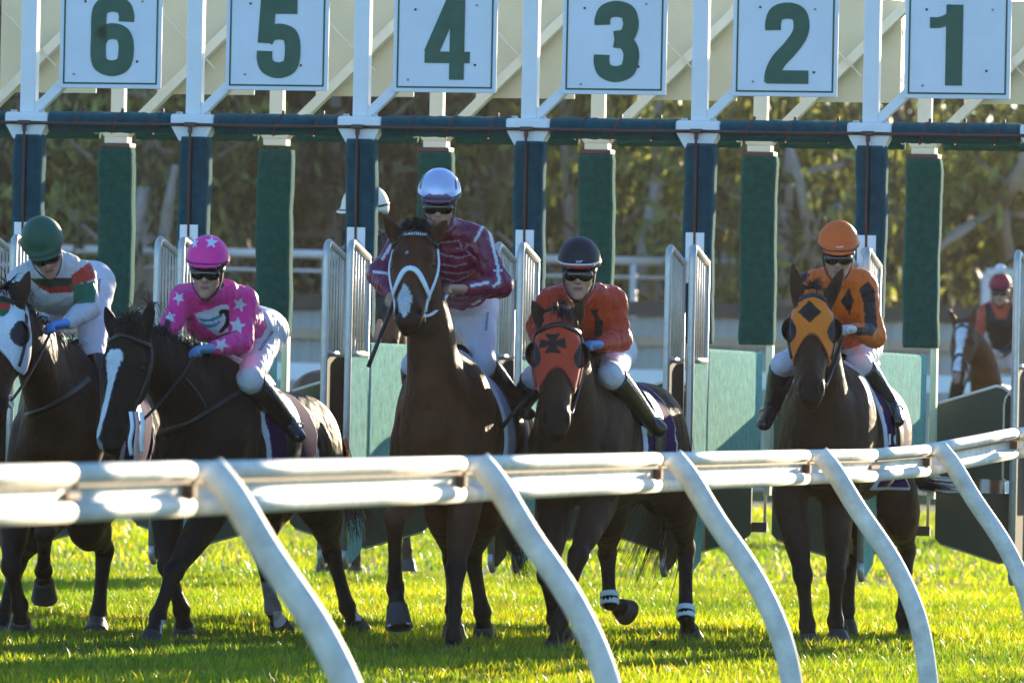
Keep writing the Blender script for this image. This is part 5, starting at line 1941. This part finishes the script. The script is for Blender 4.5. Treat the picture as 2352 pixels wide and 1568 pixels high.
def finish_rider(R, silk=None, helm=None):
    root, S, g, hc, f, u, r = R.root, R.S, R.g, R.hc, R.f, R.u, R.r
    link_mesh('body', R.body.mesh('rider_body'), M_SKIN, root, True)
    link_mesh('shirt', R.shirt.mesh('shirt'), silk or M_SILK, root, True)
    link_mesh('breeches', R.breeches.mesh('breeches'), M_BREECH, root, True)
    for so, an, to, d in R.boots:
        b = link_mesh('boot', so.mesh('boot', False), M_BOOT, root, True)
        t = _n(to - an); s = _n(np.cross(t, d))
        m = MB()
        c = an + t * 0.055 + d * 0.052
        m.tube([c + s * 0.058 * math.cos(a) + (-d) * (0.055 * math.sin(a) if math.sin(a) > 0 else 0.012 * math.sin(a)) + t * 0.0 for a in [2 * math.pi * k / 16 for k in range(16)]], 0.007, 6, closed=True)
        m.build('stirrup', M_BUCKLE, b, True)
    he = link_mesh('helmet', R.helmet.mesh('helmet'), helm or M_HELM, root, True)
    # elastic band above the peak
    pts, nors = [], []
    for k in range(25):
        a = 2 * math.pi * k / 24
        d = r * math.cos(a) * 0.121 + f * math.sin(a) * 0.140
        o = hc + u * (0.074 - 0.012 * math.sin(a)) - f * 0.008
        p, n, i, dd = R.helmet.tree.ray_cast(Vector(o + d * 2), Vector(-d).normalized(), 0.4)
        if p is None: continue
        pts.append(np.array(p)); nors.append(_n(d))
    m = MB(); m.ribbon(pts, nors, 0.013, 0.004); m.build('band', S.get('bandmat', M_GFRAME), he, True)
    # brow pad under the peak, goggles and chin strap
    m = MB()
    pp, nn = [], []
    for k in range(15):
        a = rad(-20 + 220 * k / 14)
        pp.append(hc + u * 0.052 + r * math.cos(a) * 0.087 + f * (math.sin(a) * 0.108 - 0.005)); nn.append(_n(r * math.cos(a) + f * math.sin(a)))
    m.ribbon(pp, nn, 0.028, 0.012); m.build('brow_pad', M_GFRAME, he, True)
    go = link_mesh('goggles', R.goggles.mesh('goggles', False), M_GOGG, root, True)
    m = MB(); pp, nn = [], []
    for k in range(19):
        a = rad(-150 + 300 * k / 18) + math.pi / 2
        if abs(((a - math.pi / 2 + math.pi) % (2 * math.pi)) - math.pi) < 0.62: continue
        pp.append(hc + u * (0.014 + 0.02 * (1 - math.sin(a)) / 2) + r * math.cos(a) * 0.092 + f * (math.sin(a) * 0.108 - 0.006)); nn.append(_n(r * math.cos(a) + f * math.sin(a)))
    half = len(pp) // 2
    m.ribbon(pp[:half], nn[:half], 0.026, 0.004); m.build('strap', M_GFRAME, go, True)
    m = MB(); m.ribbon(pp[half:], nn[half:], 0.026, 0.004); m.build('strap', M_GFRAME, go, True)
    m = MB()
    P = [hc + r * 0.084 + u * 0.03 + f * 0.01, hc + r * 0.076 - u * 0.05 + f * 0.025, hc + r * 0.045 - u * 0.112 + f * 0.045, hc - u * 0.136 + f * 0.060, hc - r * 0.045 - u * 0.112 + f * 0.045, hc - r * 0.076 - u * 0.05 + f * 0.025, hc - r * 0.084 + u * 0.03 + f * 0.01]
    P = catmull(np.array(P), 5)
    m.ribbon(P, [_n(p - hc + np.array([0, 0, 1e-3])) for p in P], 0.020, 0.006)
    m.build('chin_strap', M_GFRAME, he, True)
    R.helmet_obj = he


def text_on(body, txt, size, px, py, so, mat_, parent, name='lettering', up_px=(0, -1), stretch=1.0, off=0.004, bold=True):
    """flat lettering laid on a surface: every glyph corner is dropped onto it along the line of sight"""
    cu = bpy.data.curves.new('txt', 'FONT'); cu.body = txt; cu.align_x = 'CENTER'; cu.align_y = 'CENTER'; cu.size = 1.0
    if bold: cu.offset = 0.02
    o = bpy.data.objects.new('txt', cu); COL.objects.link(o)
    dg = bpy.context.evaluated_depsgraph_get()
    me = bpy.data.meshes.new_from_object(o.evaluated_get(dg))
    bpy.data.objects.remove(o); bpy.data.curves.remove(cu)
    ux, uy = up_px; n = math.hypot(ux, uy); ux, uy = ux / n, uy / n
    rx, ry = -uy, ux
    for v in me.vertices:
        x, y = v.co.x * size * stretch, v.co.y * size
        p, q = so.hit(px + rx * x + ux * y, py + ry * x + uy * y)
        v.co = Vector(p + q * off + (CAMP - p) / np.linalg.norm(CAMP - p) * 0.003)
    me.name = name
    return link_mesh(name, me, mat_, parent, True)
M_BANDW = mat('band_white', (0.7, 0.7, 0.72), 0.6)
PINK, MAROON, REDO, ORANGE = (0.90, 0.035, 0.31), (0.20, 0.006, 0.05), (0.55, 0.045, 0.012), (0.86, 0.165, 0.012)
GLB = (0.16, 0.30, 0.55)
RS = {
 'B': dict(shirt=PINK, cap=PINK, glove=GLB, look=(-0.10, -1, -0.14), up=(0.03, 0, 1), seed=3,
   j=dict(head=(476, 626, 41.5), neck=(492, 678, 41.66), chest=(495, 735, 41.78), waist=(566, 745, 42.12), pelvis=(598, 762, 42.35),
          sl=(560, 690, 41.78), el=(556, 785, 41.66), wl=(490, 800, 41.45), hl=(456, 803, 41.37),
          sr=(424, 682, 41.62), er=(396, 738, 41.52), wr=(377, 775, 41.4), hr=(372, 800, 41.33),
          hipl=(603, 775, 42.32), kl=(573, 872, 41.98), al=(655, 965, 42.2), tl=(684, 1000, 42.0),
          hipr=(550, 785, 42.35), kr=(462, 845, 42.0), ar=(505, 955, 42.25), tr=(500, 985, 42.1))),
 'C': dict(shirt=MAROON, cap=(0.50, 0.53, 0.74), look=(-0.06, -1, -0.20), seed=5, puff=1.14,
   j=dict(head=(1009, 473, 41.2), neck=(1016, 535, 41.38), chest=(1022, 605, 41.48), waist=(1055, 670, 41.78), pelvis=(1078, 705, 42.0),
          sl=(1092, 550, 41.42), el=(1150, 655, 41.36), wl=(1068, 665, 41.15), hl=(1034, 663, 41.08),
          sr=(932, 555, 41.38), er=(872, 630, 41.3), wr=(900, 675, 41.12), hr=(908, 700, 41.05),
          hipl=(1092, 712, 42.0), kl=(1108, 838, 41.62), al=(1180, 920, 41.85), tl=(1210, 948, 41.68),
          hipr=(1040, 715, 42.0), kr=(952, 838, 41.66), ar=(955, 925, 41.85), tr=(940, 950, 41.7))),
 'D': dict(shirt=REDO, cap=(0.008, 0.009, 0.015), glove=(0.12, 0.26, 0.52), look=(-0.06, -1, -0.10), seed=8, puff=1.08,
   j=dict(head=(1330, 630, 41.3), neck=(1337, 680, 41.46), chest=(1340, 735, 41.58), waist=(1372, 785, 41.9), pelvis=(1392, 805, 42.12),
          sl=(1405, 690, 41.55), el=(1424, 780, 41.55), wl=(1378, 792, 41.36), hl=(1352, 792, 41.25),
          sr=(1270, 690, 41.52), er=(1236, 752, 41.5), wr=(1250, 800, 41.3), hr=(1255, 820, 41.25),
          hipl=(1412, 815, 42.1), kl=(1402, 862, 41.75), al=(1480, 955, 42.0), tl=(1515, 985, 41.86),
          hipr=(1350, 815, 42.1), kr=(1228, 868, 41.75), ar=(1200, 925, 41.9), tr=(1188, 942, 41.72))),
 'E': dict(shirt=ORANGE, cap=(0.78, 0.13, 0.014), look=(-0.03, -1, -0.26), seed=11, puff=1.08, glove=(0.62, 0.62, 0.64),
   j=dict(head=(1925, 588, 43.5), neck=(1926, 645, 43.66), chest=(1928, 705, 43.75), waist=(1945, 765, 44.05), pelvis=(1943, 795, 44.3),
          sl=(1982, 655, 43.68), el=(2008, 772, 43.66), wl=(1958, 757, 43.45), hl=(1940, 755, 43.36),
          sr=(1862, 655, 43.68), er=(1842, 735, 43.6), wr=(1852, 785, 43.4), hr=(1858, 800, 43.35),
          hipl=(1985, 800, 44.25), kl=(1975, 838, 43.9), al=(2040, 925, 44.12), tl=(2058, 965, 43.96),
          hipr=(1893, 800, 44.25), kr=(1800, 838, 43.9), ar=(1776, 925, 44.1), tr=(1756, 972, 43.95))),
 'A': dict(shirt=(0.62, 0.64, 0.66), cap=(0.008, 0.082, 0.046), glove=(0.10, 0.30, 0.70), look=(0.14, -0.9, -0.55), up=(-0.24, -0.2, 1), seed=14, puff=1.05,
   j=dict(head=(104, 578, 41.85), neck=(122, 612, 42.02), chest=(122, 665, 42.12), waist=(168, 672, 42.5), pelvis=(195, 655, 42.75),
          sl=(188, 632, 42.12), el=(205, 708, 42.0), wl=(155, 742, 41.8), hl=(122, 748, 41.72),
          sr=(52, 642, 41.98), er=(8, 705, 41.9), wr=(35, 745, 41.7), hr=(60, 752, 41.62),
          hipl=(215, 650, 42.75), kl=(212, 820, 42.35), al=(250, 920, 42.5), tl=(262, 955, 42.35),
          hipr=(150, 665, 42.75), kr=(95, 785, 42.3), ar=(95, 900, 42.5), tr=(85, 930, 42.35))),
}
RL = {
 'A': 'jockey in green helmet and white silks with red and green bands',
 'B': 'jockey in pink silks with white stars and a pink starred helmet',
 'C': 'jockey in maroon silks with white stripes and a silver-blue helmet',
 'D': 'jockey in plain red silks and a black helmet with white band',
 'E': 'jockey in orange silks with black diamonds and an orange helmet',
}
RIDER = {}


def clear_of_horse(key):
    """rest the lower legs on the flank instead of inside it"""
    so = HORSE[key].solid
    for n, gap in (('kl', 0.085), ('al', 0.075), ('tl', 0.055), ('kr', 0.085), ('ar', 0.075), ('tr', 0.055)):
        px, py, d = RS[key]['j'][n]
        v = Vector(W(px, py, 40.0) - CAMP).normalized()
        p, q, i, t = so.tree.ray_cast(Vector(CAMP), v)
        if p is None: continue
        if d - 0.45 < p.y < d + gap:
            RS[key]['j'][n] = (px, py, p.y - gap)


for key in RS:
    clear_of_horse(key)
    RIDER[key] = build_rider(RS[key], RL[key], 'jockeys riding out of the gate')
RIDER['F'] = build_rider(dict(shirt=(0.55, 0.07, 0.02), cap=(0.30, 0.012, 0.03), look=(-0.1, -1, -0.05), seed=21, coarse=1.5, glove=SKINC,
   j=dict(head=(2297, 672, 78.3), neck=(2298, 703, 78.4), chest=(2300, 745, 78.4), waist=(2308, 795, 78.5), pelvis=(2312, 825, 78.6),
          sl=(2335, 717, 78.4), el=(2352, 775, 78.3), wl=(2300, 815, 78.0), hl=(2285, 820, 77.9),
          sr=(2262, 717, 78.4), er=(2246, 770, 78.3), wr=(2258, 810, 77.95), hr=(2268, 822, 77.85),
          hipl=(2330, 830, 78.6), kl=(2362, 885, 78.2), al=(2365, 960, 78.5), tl=(2368, 985, 78.3),
          hipr=(2285, 830, 78.6), kr=(2205, 868, 78.0), ar=(2185, 945, 78.3), tr=(2182, 965, 78.1))),
   'rider in black vest, red sleeves and red pompom helmet behind the number 1 stall', None)
RIDER['G'] = build_rider(dict(shirt=(0.02, 0.02, 0.022), cap=(0.72, 0.73, 0.74), look=(-0.8, -0.6, -0.1), seed=23, coarse=1.5, pants=(0.05, 0.05, 0.06), helm=1.12, glove=SKINC,
   j=dict(head=(838, 503, 46.2), neck=(843, 545, 46.25), chest=(843, 605, 46.25), waist=(836, 690, 46.25), pelvis=(824, 742, 46.25),
          sl=(885, 570, 46.3), el=(893, 660, 46.35), wl=(870, 735, 46.2), hl=(862, 770, 46.15),
          sr=(806, 570, 46.2), er=(797, 660, 46.2), wr=(812, 735, 46.1), hr=(818, 770, 46.05),
          hipl=(834, 757, 46.3), kl=(820, 905, 46.2), al=(818, 1045, 46.25), tl=(812, 1060, 46.05),
          hipr=(808, 757, 46.2), kr=(790, 905, 46.15), ar=(786, 1045, 46.2), tr=(780, 1060, 46.0))),
   'attendant in white helmet standing behind the padded post left of the maroon jockey', None)
def zc(x0, y0, k):
    """photograph pixels from a measured enlargement"""
    return lambda P: [(x0 * 0.9408 + x * k, y0 * 0.9408 + y * k) for x, y in P]


zB = zc(380, 560, 0.20397); zB2 = zc(200, 520, 0.396); zA = zc(0, 560, 0.2999); zC = zc(780, 380, 0.45); zD = zc(1200, 540, 0.354); zE = zc(1800, 500, 0.37804)
zL1 = zc(0, 1080, 0.3522)


def stroke(P, w):
    """polygon of a line of width w (photograph pixels)"""
    P = np.array(P, float); L, R_ = [], []
    for i in range(len(P)):
        t = P[min(i + 1, len(P) - 1)] - P[max(i - 1, 0)]; t = t / (np.linalg.norm(t) + 1e-9)
        n = np.array([-t[1], t[0]]) * w / 2
        L.append(tuple(P[i] + n)); R_.append(tuple(P[i] - n))
    return L + R_[::-1]


WH = (0.66, 0.68, 0.74); BK = (0.012, 0.011, 0.013)
# --- pink silks
R = RIDER['B']
for cx, cy, r, ro, sx in ((485.6, 556, 16, 0.1, 1.0), (447, 558, 14, -0.1, 0.62)):
    R.helmet.paint(star(cx, cy, r, ro, sx), WH)
R.shirt.paint(zB([(440, 945), (600, 905), (720, 855), (812, 842), (832, 895), (815, 1150), (700, 1195), (620, 1145), (520, 1060), (462, 1005)]), WH)
R.shirt.paint(zB([(470, 1008), (600, 1010), (725, 958), (745, 985), (640, 1035), (540, 1042)]), (0.05, 0.30, 0.42))
R.shirt.paint(zB([(500, 1050), (620, 1065), (735, 1032), (690, 1090), (600, 1112), (540, 1092)]), (0.05, 0.30, 0.42))
R.shirt.paint(zB([(715, 915), (770, 893), (830, 893), (828, 1090), (735, 1172), (706, 1150), (775, 1070), (795, 985), (762, 945), (735, 990), (715, 955)]), BK)
for cx, cy, r, ro in ((948, 845, 88, 0.3), (918, 1085, 108, 0.15), (740, 1300, 95, 0.5), (262, 770, 80, -0.5), (165, 990, 80, -0.2)):
    (px, py), = zB([(cx, cy)])
    R.shirt.paint(star(px, py, r * 0.204, ro), WH)
# --- white silks with bands
R = RIDER['A']
R.shirt.paint(zA([(230, 375), (400, 370), (565, 372), (565, 432), (380, 446), (270, 415)]), (0.012, 0.045, 0.022))
R.shirt.paint(zA([(265, 412), (380, 444), (565, 430), (565, 478), (390, 492), (300, 446)]), (0.42, 0.03, 0.015))
R.shirt.paint(zA([(545, 352), (695, 240), (735, 380), (560, 432)]), (0.52, 0.035, 0.015))
R.shirt.paint(zA([(555, 430), (735, 392), (730, 560), (565, 570)]), (0.012, 0.14, 0.07))
R.shirt.paint(zA([(-40, 345), (45, 240), (98, 300), (20, 395)]), (0.52, 0.035, 0.015))
R.shirt.paint(zA([(-60, 400), (25, 380), (20, 520), (-60, 520)]), (0.012, 0.14, 0.07))
R.shirt.paint(stroke(zA([(488, 690), (505, 715), (512, 745), (508, 775)]), 7), BK)
# --- maroon satin with white stripes
R = RIDER['C']
for P, w in (([(700, 245), (770, 262), (815, 295), (852, 338)], 8), ([(852, 335), (872, 400), (890, 480), (910, 560), (918, 655)], 7), ([(850, 335), (820, 385), (792, 440)], 6), ([(855, 340), (895, 362)], 5),
             ([(770, 665), (868, 645)], 7), ([(885, 668), (922, 640)], 6), ([(890, 585), (935, 585)], 5), ([(445, 285), (525, 258)], 8), ([(395, 380), (420, 340)], 6), ([(318, 532), (368, 452)], 7), ([(270, 590), (350, 602)], 6)):
    R.shirt.paint(stroke(zC(P), w), WH)
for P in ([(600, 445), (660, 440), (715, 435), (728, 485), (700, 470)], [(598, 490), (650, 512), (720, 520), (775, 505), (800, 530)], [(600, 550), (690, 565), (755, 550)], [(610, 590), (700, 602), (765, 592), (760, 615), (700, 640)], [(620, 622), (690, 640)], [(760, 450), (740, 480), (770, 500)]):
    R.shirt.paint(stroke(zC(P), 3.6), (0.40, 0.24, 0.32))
for P in ([(640, 40), (672, 55), (692, 100), (698, 172)], [(566, 60), (536, 95), (520, 130), (513, 168)]):
    R.helmet.paint(stroke(zC(P), 5.0), (0.16, 0.01, 0.03))
hv_ = (R.helmet.V - R.hc) @ R.u - 0.2 * ((R.helmet.V - R.hc) @ R.f)
R.helmet.C[((R.helmet.V - R.hc) @ R.f > 0.115) & ((R.helmet.V - R.hc) @ R.u < 0.085)] = (0.22, 0.09, 0.14)
# --- red silks
R = RIDER['D']
R.shirt.paint(zD([(640, 575), (700, 570), (680, 600), (726, 655), (716, 742), (668, 742), (672, 640)]), BK)
R.helmet.C[((R.helmet.V - R.hc) @ R.u < 0.068)] = (0.40, 0.03, 0.02)
R.S['bandmat'] = M_BANDW
# --- orange silks
R = RIDER['E']
NV = (0.014, 0.012, 0.02)
R.shirt.paint(zE([(683, 500), (707, 580), (684, 668), (628, 585)]), NV)
R.shirt.paint(zE([(365, 428), (415, 385), (442, 428), (392, 476)]), NV)
R.shirt.paint(zE([(740, 508), (795, 462), (838, 520), (850, 745), (820, 795), (640, 788), (655, 735), (775, 742), (768, 600)]), NV)
# --- attendant
R = RIDER['F']
vm = (np.abs((R.shirt.V - R.g['chest']) @ R.side) < 0.165) & (R.shirt.V[:, 2] < R.g['neck'][2] + 0.02)
for s_ in ('l', 'r'):
    el = R.g['e' + s_]; vm &= np.linalg.norm(R.shirt.V - el, axis=1) > 0.10
neckv = np.abs((R.shirt.V - R.g['neck']) @ R.side) < 0.05 + 0.35 * (R.shirt.V[:, 2] - (R.g['neck'][2] - 0.13))
vm &= ~(neckv & (R.shirt.V[:, 2] > R.g['neck'][2] - 0.13))
R.shirt.C[vm] = (0.020, 0.017, 0.016)
# --- horse marks
H = HORSE['B']
H.solid.paint(zB2([(138, 835), (160, 793), (215, 792), (243, 805), (243, 835), (205, 905), (180, 1000), (152, 1110), (122, 1210), (100, 1300), (62, 1312), (72, 1262), (100, 1180), (130, 1080), (150, 980), (146, 900)]), (0.60, 0.64, 0.68))
H.solid.paint([(215, 1000), (232, 1010), (240, 1040), (285, 1055), (300, 1045), (280, 1075), (230, 1065)], (0.22, 0.21, 0.21))
H.solid.paint([(600, 1335), (665, 1335), (670, 1412), (600, 1412)], (0.17, 0.15, 0.14))
H.solid.paint([(628, 1404), (665, 1400), (675, 1440), (630, 1440)], (0.45, 0.44, 0.45))
H.solid.paint([(818, 1395), (842, 1395), (842, 1425), (815, 1425)], (0.50, 0.50, 0.52))
H.solid.paint([(372, 1425), (395, 1420), (395, 1470), (362, 1475)], (0.50, 0.52, 0.55))
H = HORSE['C']
H.solid.paint(zC([(430, 650), (462, 690), (472, 722), (462, 785), (435, 825), (408, 800), (398, 720)]), (0.50, 0.52, 0.54))
H.solid.paint(star(zC([(447, 495)])[0][0], zC([(447, 495)])[0][1], 5), (0.45, 0.46, 0.48))
H = HORSE['F']
H.solid.paint([(2195, 745), (2222, 742), (2222, 760), (2212, 800), (2206, 850), (2188, 850), (2196, 800)], (0.62, 0.64, 0.68))
H.solid.paint([(2186, 855), (2206, 855), (2205, 880), (2190, 882)], (0.36, 0.22, 0.18))

# --- hoods
H = HORSE['D']
so = make_hood(H, (0.50, 0.055, 0.022), (0.022, 0.024, 0.035), 0.50, 0.66, label='red hood with a black cross and dark eye cups')
for P in ([(345, 728), (448, 728), (418, 782), (380, 782)], [(340, 856), (450, 856), (418, 796), (380, 796)], [(305, 828), (318, 762), (400, 782), (400, 800)], [(488, 828), (476, 752), (395, 782), (395, 800)], [(378, 770), (420, 770), (420, 812), (378, 812)]):
    so.paint(zD(P), BK)
H = HORSE['E']
so = make_hood(H, (0.78, 0.19, 0.016), (0.024, 0.026, 0.045), 0.45, 0.60, label='orange hood with a black diamond and dark eye cups')
so.paint(zE([(437, 580), (512, 650), (440, 716), (368, 650)]), BK)
H = HORSE['A']
so = make_hood(H, (0.62, 0.65, 0.70), (0.03, 0.035, 0.05), 0.48, 0.64, label='white hood with a red and green disc')
so.paint([(4 + 20 * math.cos(a), 703 + 24 * math.sin(a)) for a in [k * 0.4 for k in range(16)]], (0.012, 0.12, 0.05))
so.paint([(-16, 696), (24, 696), (24, 710), (-16, 710)], (0.45, 0.03, 0.02))

# --- saddle cloths
PUR = (0.036, 0.009, 0.075)
CLW = (0.62, 0.64, 0.72)
saddle_cloth(HORSE['B'], 0.42, 1.10, 0.93, PUR, CLW, lean=0.30)
saddle_cloth(HORSE['C'], 0.52, 1.12, 0.90, (0.42, 0.42, 0.56), CLW, lean=0.1)
saddle_cloth(HORSE['D'], 0.52, 1.12, 0.92, PUR, CLW, lean=0.2)
saddle_cloth(HORSE['E'], 0.50, 1.12, 0.90, PUR, CLW, lean=0.15)
saddle_cloth(HORSE['A'], 0.50, 1.12, 0.92, PUR, CLW, lean=0.3)
# ---------------------------------------------------------------- link everything
for key in HORSE:
    H = HORSE[key]
    finish_horse(H)
    if hasattr(H, 'hood'): finish_hood(H)
    if hasattr(H, 'cloth'):
        cl = link_mesh('saddle_cloth', H.cloth.mesh('saddle_cloth'), M_CLOTH, H.root, True)
        H.cloth_obj = cl
        saddle(H, 0.78, H.root)
for key in RIDER:
    finish_rider(RIDER[key], M_SATIN if key == 'C' else None, M_HELMS if key == 'C' else None)

bridle(HORSE['B'], M_LEATHER, 0.11)
bridle(HORSE['C'], M_LEATHER, 0.08, 0.50, cheek_mat=M_WSTRAP)
bridle(HORSE['D'], M_LEATHER, 0.125, so=HORSE['D'].hood, cheek_mat=M_REDSTRAP)
bridle(HORSE['E'], mat('navy_strap', (0.02, 0.022, 0.04), 0.5), 0.07, so=HORSE['E'].hood, cheek_mat=M_LEATHER)
bridle(HORSE['A'], M_LEATHER, 0.08, so=HORSE['A'].hood, cheek_mat=M_LEATHER)
bridle(HORSE['F'], M_LEATHER, 0.12, 0.62)
for key in 'ABCDE':
    H, R = HORSE[key], RIDER[key]
    for q, hd in ((-1, R.g['hr']), (1, R.g['hl'])):
        m = MB(); rein(H, q, hd, m, 0.04); m.build('rein', M_WSTRAP if key == 'C' else M_LEATHER, H.bridle, True)
H = HORSE['B']
m = MB(); H.solid.strap(m, [(350, 995), (395, 985), (440, 968), (490, 938), (540, 908), (588, 884)], 0.034, n=6, off=0.004); m.build('breastplate', M_LEATHER, H.root, True)
m = MB(); H.solid.strap(m, [(425, 870), (450, 900), (470, 935)], 0.018, n=6, off=0.004); m.build('neck_strap', M_LEATHER, H.root, True)
H = HORSE['A']
m = MB(); H.solid.strap(m, [(60, 955), (110, 935), (160, 905), (205, 870)], 0.034, n=6, off=0.004); m.build('breastplate', M_LEATHER, H.root, True)
H = HORSE['D']
for lg in ('HL', 'HR'):
    a, b = H.J[lg][1], H.J[lg][2]
    ax = _n(b - a)
    for dz, mt in ((0.0, M_BANDAGE), (0.042, M_BANDAGE)):
        c = b - ax * (0.035 - dz)
        m = MB(); m.tube([c - ax * 0.016, c, c + ax * 0.016], [0.053, 0.055, 0.053], 14); m.build('bandage', mt, H.root, True)
mane(HORSE['B'], 2, M_HAIR, 1.5, (0.25, 0, 0.35), 0.16)
mane(HORSE['C'], 3, M_HAIR, 1.2, (0.05, 0, 0.1))
mane(HORSE['D'], 4, M_HAIR, 0.8, (0.5, 0, 0.1))
mane(HORSE['E'], 5, M_HAIR, 0.15, (0.1, 0, 0.0))
mane(HORSE['A'], 6, M_HAIR, 0.8, (0.3, 0, 0.0), 0.18, 350)
tail(HORSE['B'], 1, M_HAIRB, [(775, 1010, 43.2), (800, 1120, 43.35), (825, 1190, 43.35), (845, 1260, 43.35)], 0.045, 260)
tail(HORSE['C'], 2, M_HAIR, [(1130, 1050, 42.7), (1160, 1180, 42.85), (1195, 1300, 42.85), (1205, 1330, 42.85)], 0.03, 160)
tail(HORSE['D'], 3, M_HAIR, [(1555, 1000, 43.05), (1545, 1120, 43.3), (1515, 1240, 43.4), (1475, 1370, 43.5)], 0.075, 420)
tail(HORSE['E'], 4, M_HAIR, [(2070, 1060, 45.1), (2110, 1105, 45.2), (2150, 1118, 45.2), (2195, 1125, 45.2)], 0.035, 260)
tail(HORSE['A'], 5, M_HAIR, [(250, 1000, 43.7), (255, 1120, 43.8), (250, 1200, 43.8)], 0.03, 120)

# --- whips
def whip(pts, label, r0=0.013, r1=0.005):
    P = [W(*p) for p in pts]
    n = len(P)
    o = MB().tube(P, [r0 + (r1 - r0) * k / (n - 1) for k in range(n)], 7).build('whip', M_WHIP)
    tag(o, label, 'whip', 'whips held by the jockeys')


whip([(912, 672, 41.02), (900, 705, 41.0), (872, 775, 40.95), (846, 842, 40.9)], 'black whip held low beside the bay horse with the pale bridle', 0.012, 0.012)
whip([(386, 735, 41.28), (378, 770, 41.32), (372, 800, 41.36)], 'short black whip handle upright by the pink jockey', 0.014, 0.013)
whip([(1230, 895, 41.2), (1190, 935, 41.2), (1150, 985, 41.2)], 'black whip slanting down between the maroon and red jockeys', 0.008, 0.013)
M_INK = mat('print_navy', (0.03, 0.025, 0.09), 0.6)
M_INKW = mat('print_white', (0.75, 0.76, 0.8), 0.6)
text_on(None, 'RACINGWA', 10, 611, 783, RIDER['B'].breeches, M_INK, RIDER['B'].root, up_px=(-0.84, -0.54))
text_on(None, 'RACINGWA', 11.5, 224, 672, RIDER['A'].breeches, M_INK, RIDER['A'].root, up_px=(-1.0, -0.12))
text_on(None, 'RACINGWA', 8, 1118, 738, RIDER['C'].breeches, M_INK, RIDER['C'].root, up_px=(-1.0, -0.1))
text_on(None, 'UoP', 8, 1330, 608, RIDER['D'].helmet, M_INKW, RIDER['D'].helmet_obj, off=0.02)
text_on(None, 'UoP', 8, 1928, 569, RIDER['E'].helmet, M_INKW, RIDER['E'].helmet_obj, off=0.02)
text_on(None, 'GRANTHAM', 9, 952, 541, HORSE['C'].solid, M_INKW, HORSE['C'].root, up_px=(0.02, -1), off=0.014)
text_on(None, '10', 34, 2050, 1010, HORSE['E'].cloth, M_INKW, HORSE['E'].root, off=0.006)

# --- pale ear-cloth ribbons hanging from the black horse's bit
H = HORSE['B']
for k, (dx, L_) in enumerate(((0, 100), (12, 115), (24, 95))):
    m = MB(); P = [W(300 + dx, 945, 40.72), W(304 + dx, 980, 40.70), W(298 + dx * 1.1, 945 + L_ * 0.7, 40.70), W(302 + dx, 945 + L_, 40.72)]
    P = catmull(np.array(P), 4)
    m.ribbon(P, [np.array([0.3, -1, 0])] * len(P), 0.022, 0.004); m.build('lead_strap', M_WSTRAP if k != 1 else mat('pink_strap', (0.55, 0.33, 0.36), 0.5), H.bridle, True)

# --- white pompom on the far rider's cap
R = RIDER['F']
_rs = np.random.RandomState(4)
bmx = bmesh.new(); bmesh.ops.create_icosphere(bmx, subdivisions=3, radius=0.058)
for v in bmx.verts:
    v.co *= 0.88 + 0.24 * _rs.rand()
me = bpy.data.meshes.new('pompom'); bmx.to_mesh(me); bmx.free()
for v in me.vertices:
    v.co = v.co + Vector(R.hc + R.u * 0.235)
link_mesh('pompom', me, mat('pompom_wool', (0.75, 0.72, 0.72), 0.9, sheen=0.5), R.helmet_obj, True)
# ---------------------------------------------------------------- turf kicked up by the hooves
M_SOIL = mat('clod_soil', (0.045, 0.030, 0.016), 0.95, noise=(60, 0.5))
_rs = np.random.RandomState(31)
for (px, py, d) in ((410, 1462, 41.0), (432, 1475, 40.7), (745, 1478, 41.2), (905, 1492, 40.8), (1075, 1508, 40.6), (1300, 1512, 40.7), (1500, 1468, 42.4), (1662, 1440, 43.5), (1960, 1482, 43.2), (700, 1330, 47.0)):
    bmx = bmesh.new(); bmesh.ops.create_icosphere(bmx, subdivisions=2, radius=0.028)
    for v in bmx.verts:
        v.co *= 0.7 + 0.6 * _rs.rand(); v.co.z *= 0.7
    me = bpy.data.meshes.new('turf_clod'); bmx.to_mesh(me); bmx.free()
    p = W(px, py, d)
    gy = d if d > 46.5 else d
    o = link_mesh('turf_clod', me, M_SOIL)
    o.location = (p[0], p[1], 0.022 if d < 46 else 0.3 * 0 + 0.025)
    tag(o, 'small dark clod of turf kicked up on the grass', 'clod', 'clods kicked up by the hooves')
# ---------------------------------------------------------------- dusty backlit air
hz = bpy.data.materials.new('haze_air'); hz.use_nodes = True
_N = hz.node_tree.nodes; _L = hz.node_tree.links
_N.remove(_N['Principled BSDF'])
_pv = _N.new('ShaderNodeVolumePrincipled')
_pv.inputs['Color'].default_value = (0.98, 0.88, 0.76, 1)
_pv.inputs['Density'].default_value = 0.00008
_pv.inputs['Anisotropy'].default_value = 0.5
_L.new(_pv.outputs[0], _N['Material Output'].inputs['Volume'])
tag(MB().box((-70, -80, -1.0), (75, 260, 14.0)).build('haze', hz), 'thin warm haze in the low sun', 'haze', kind='stuff')
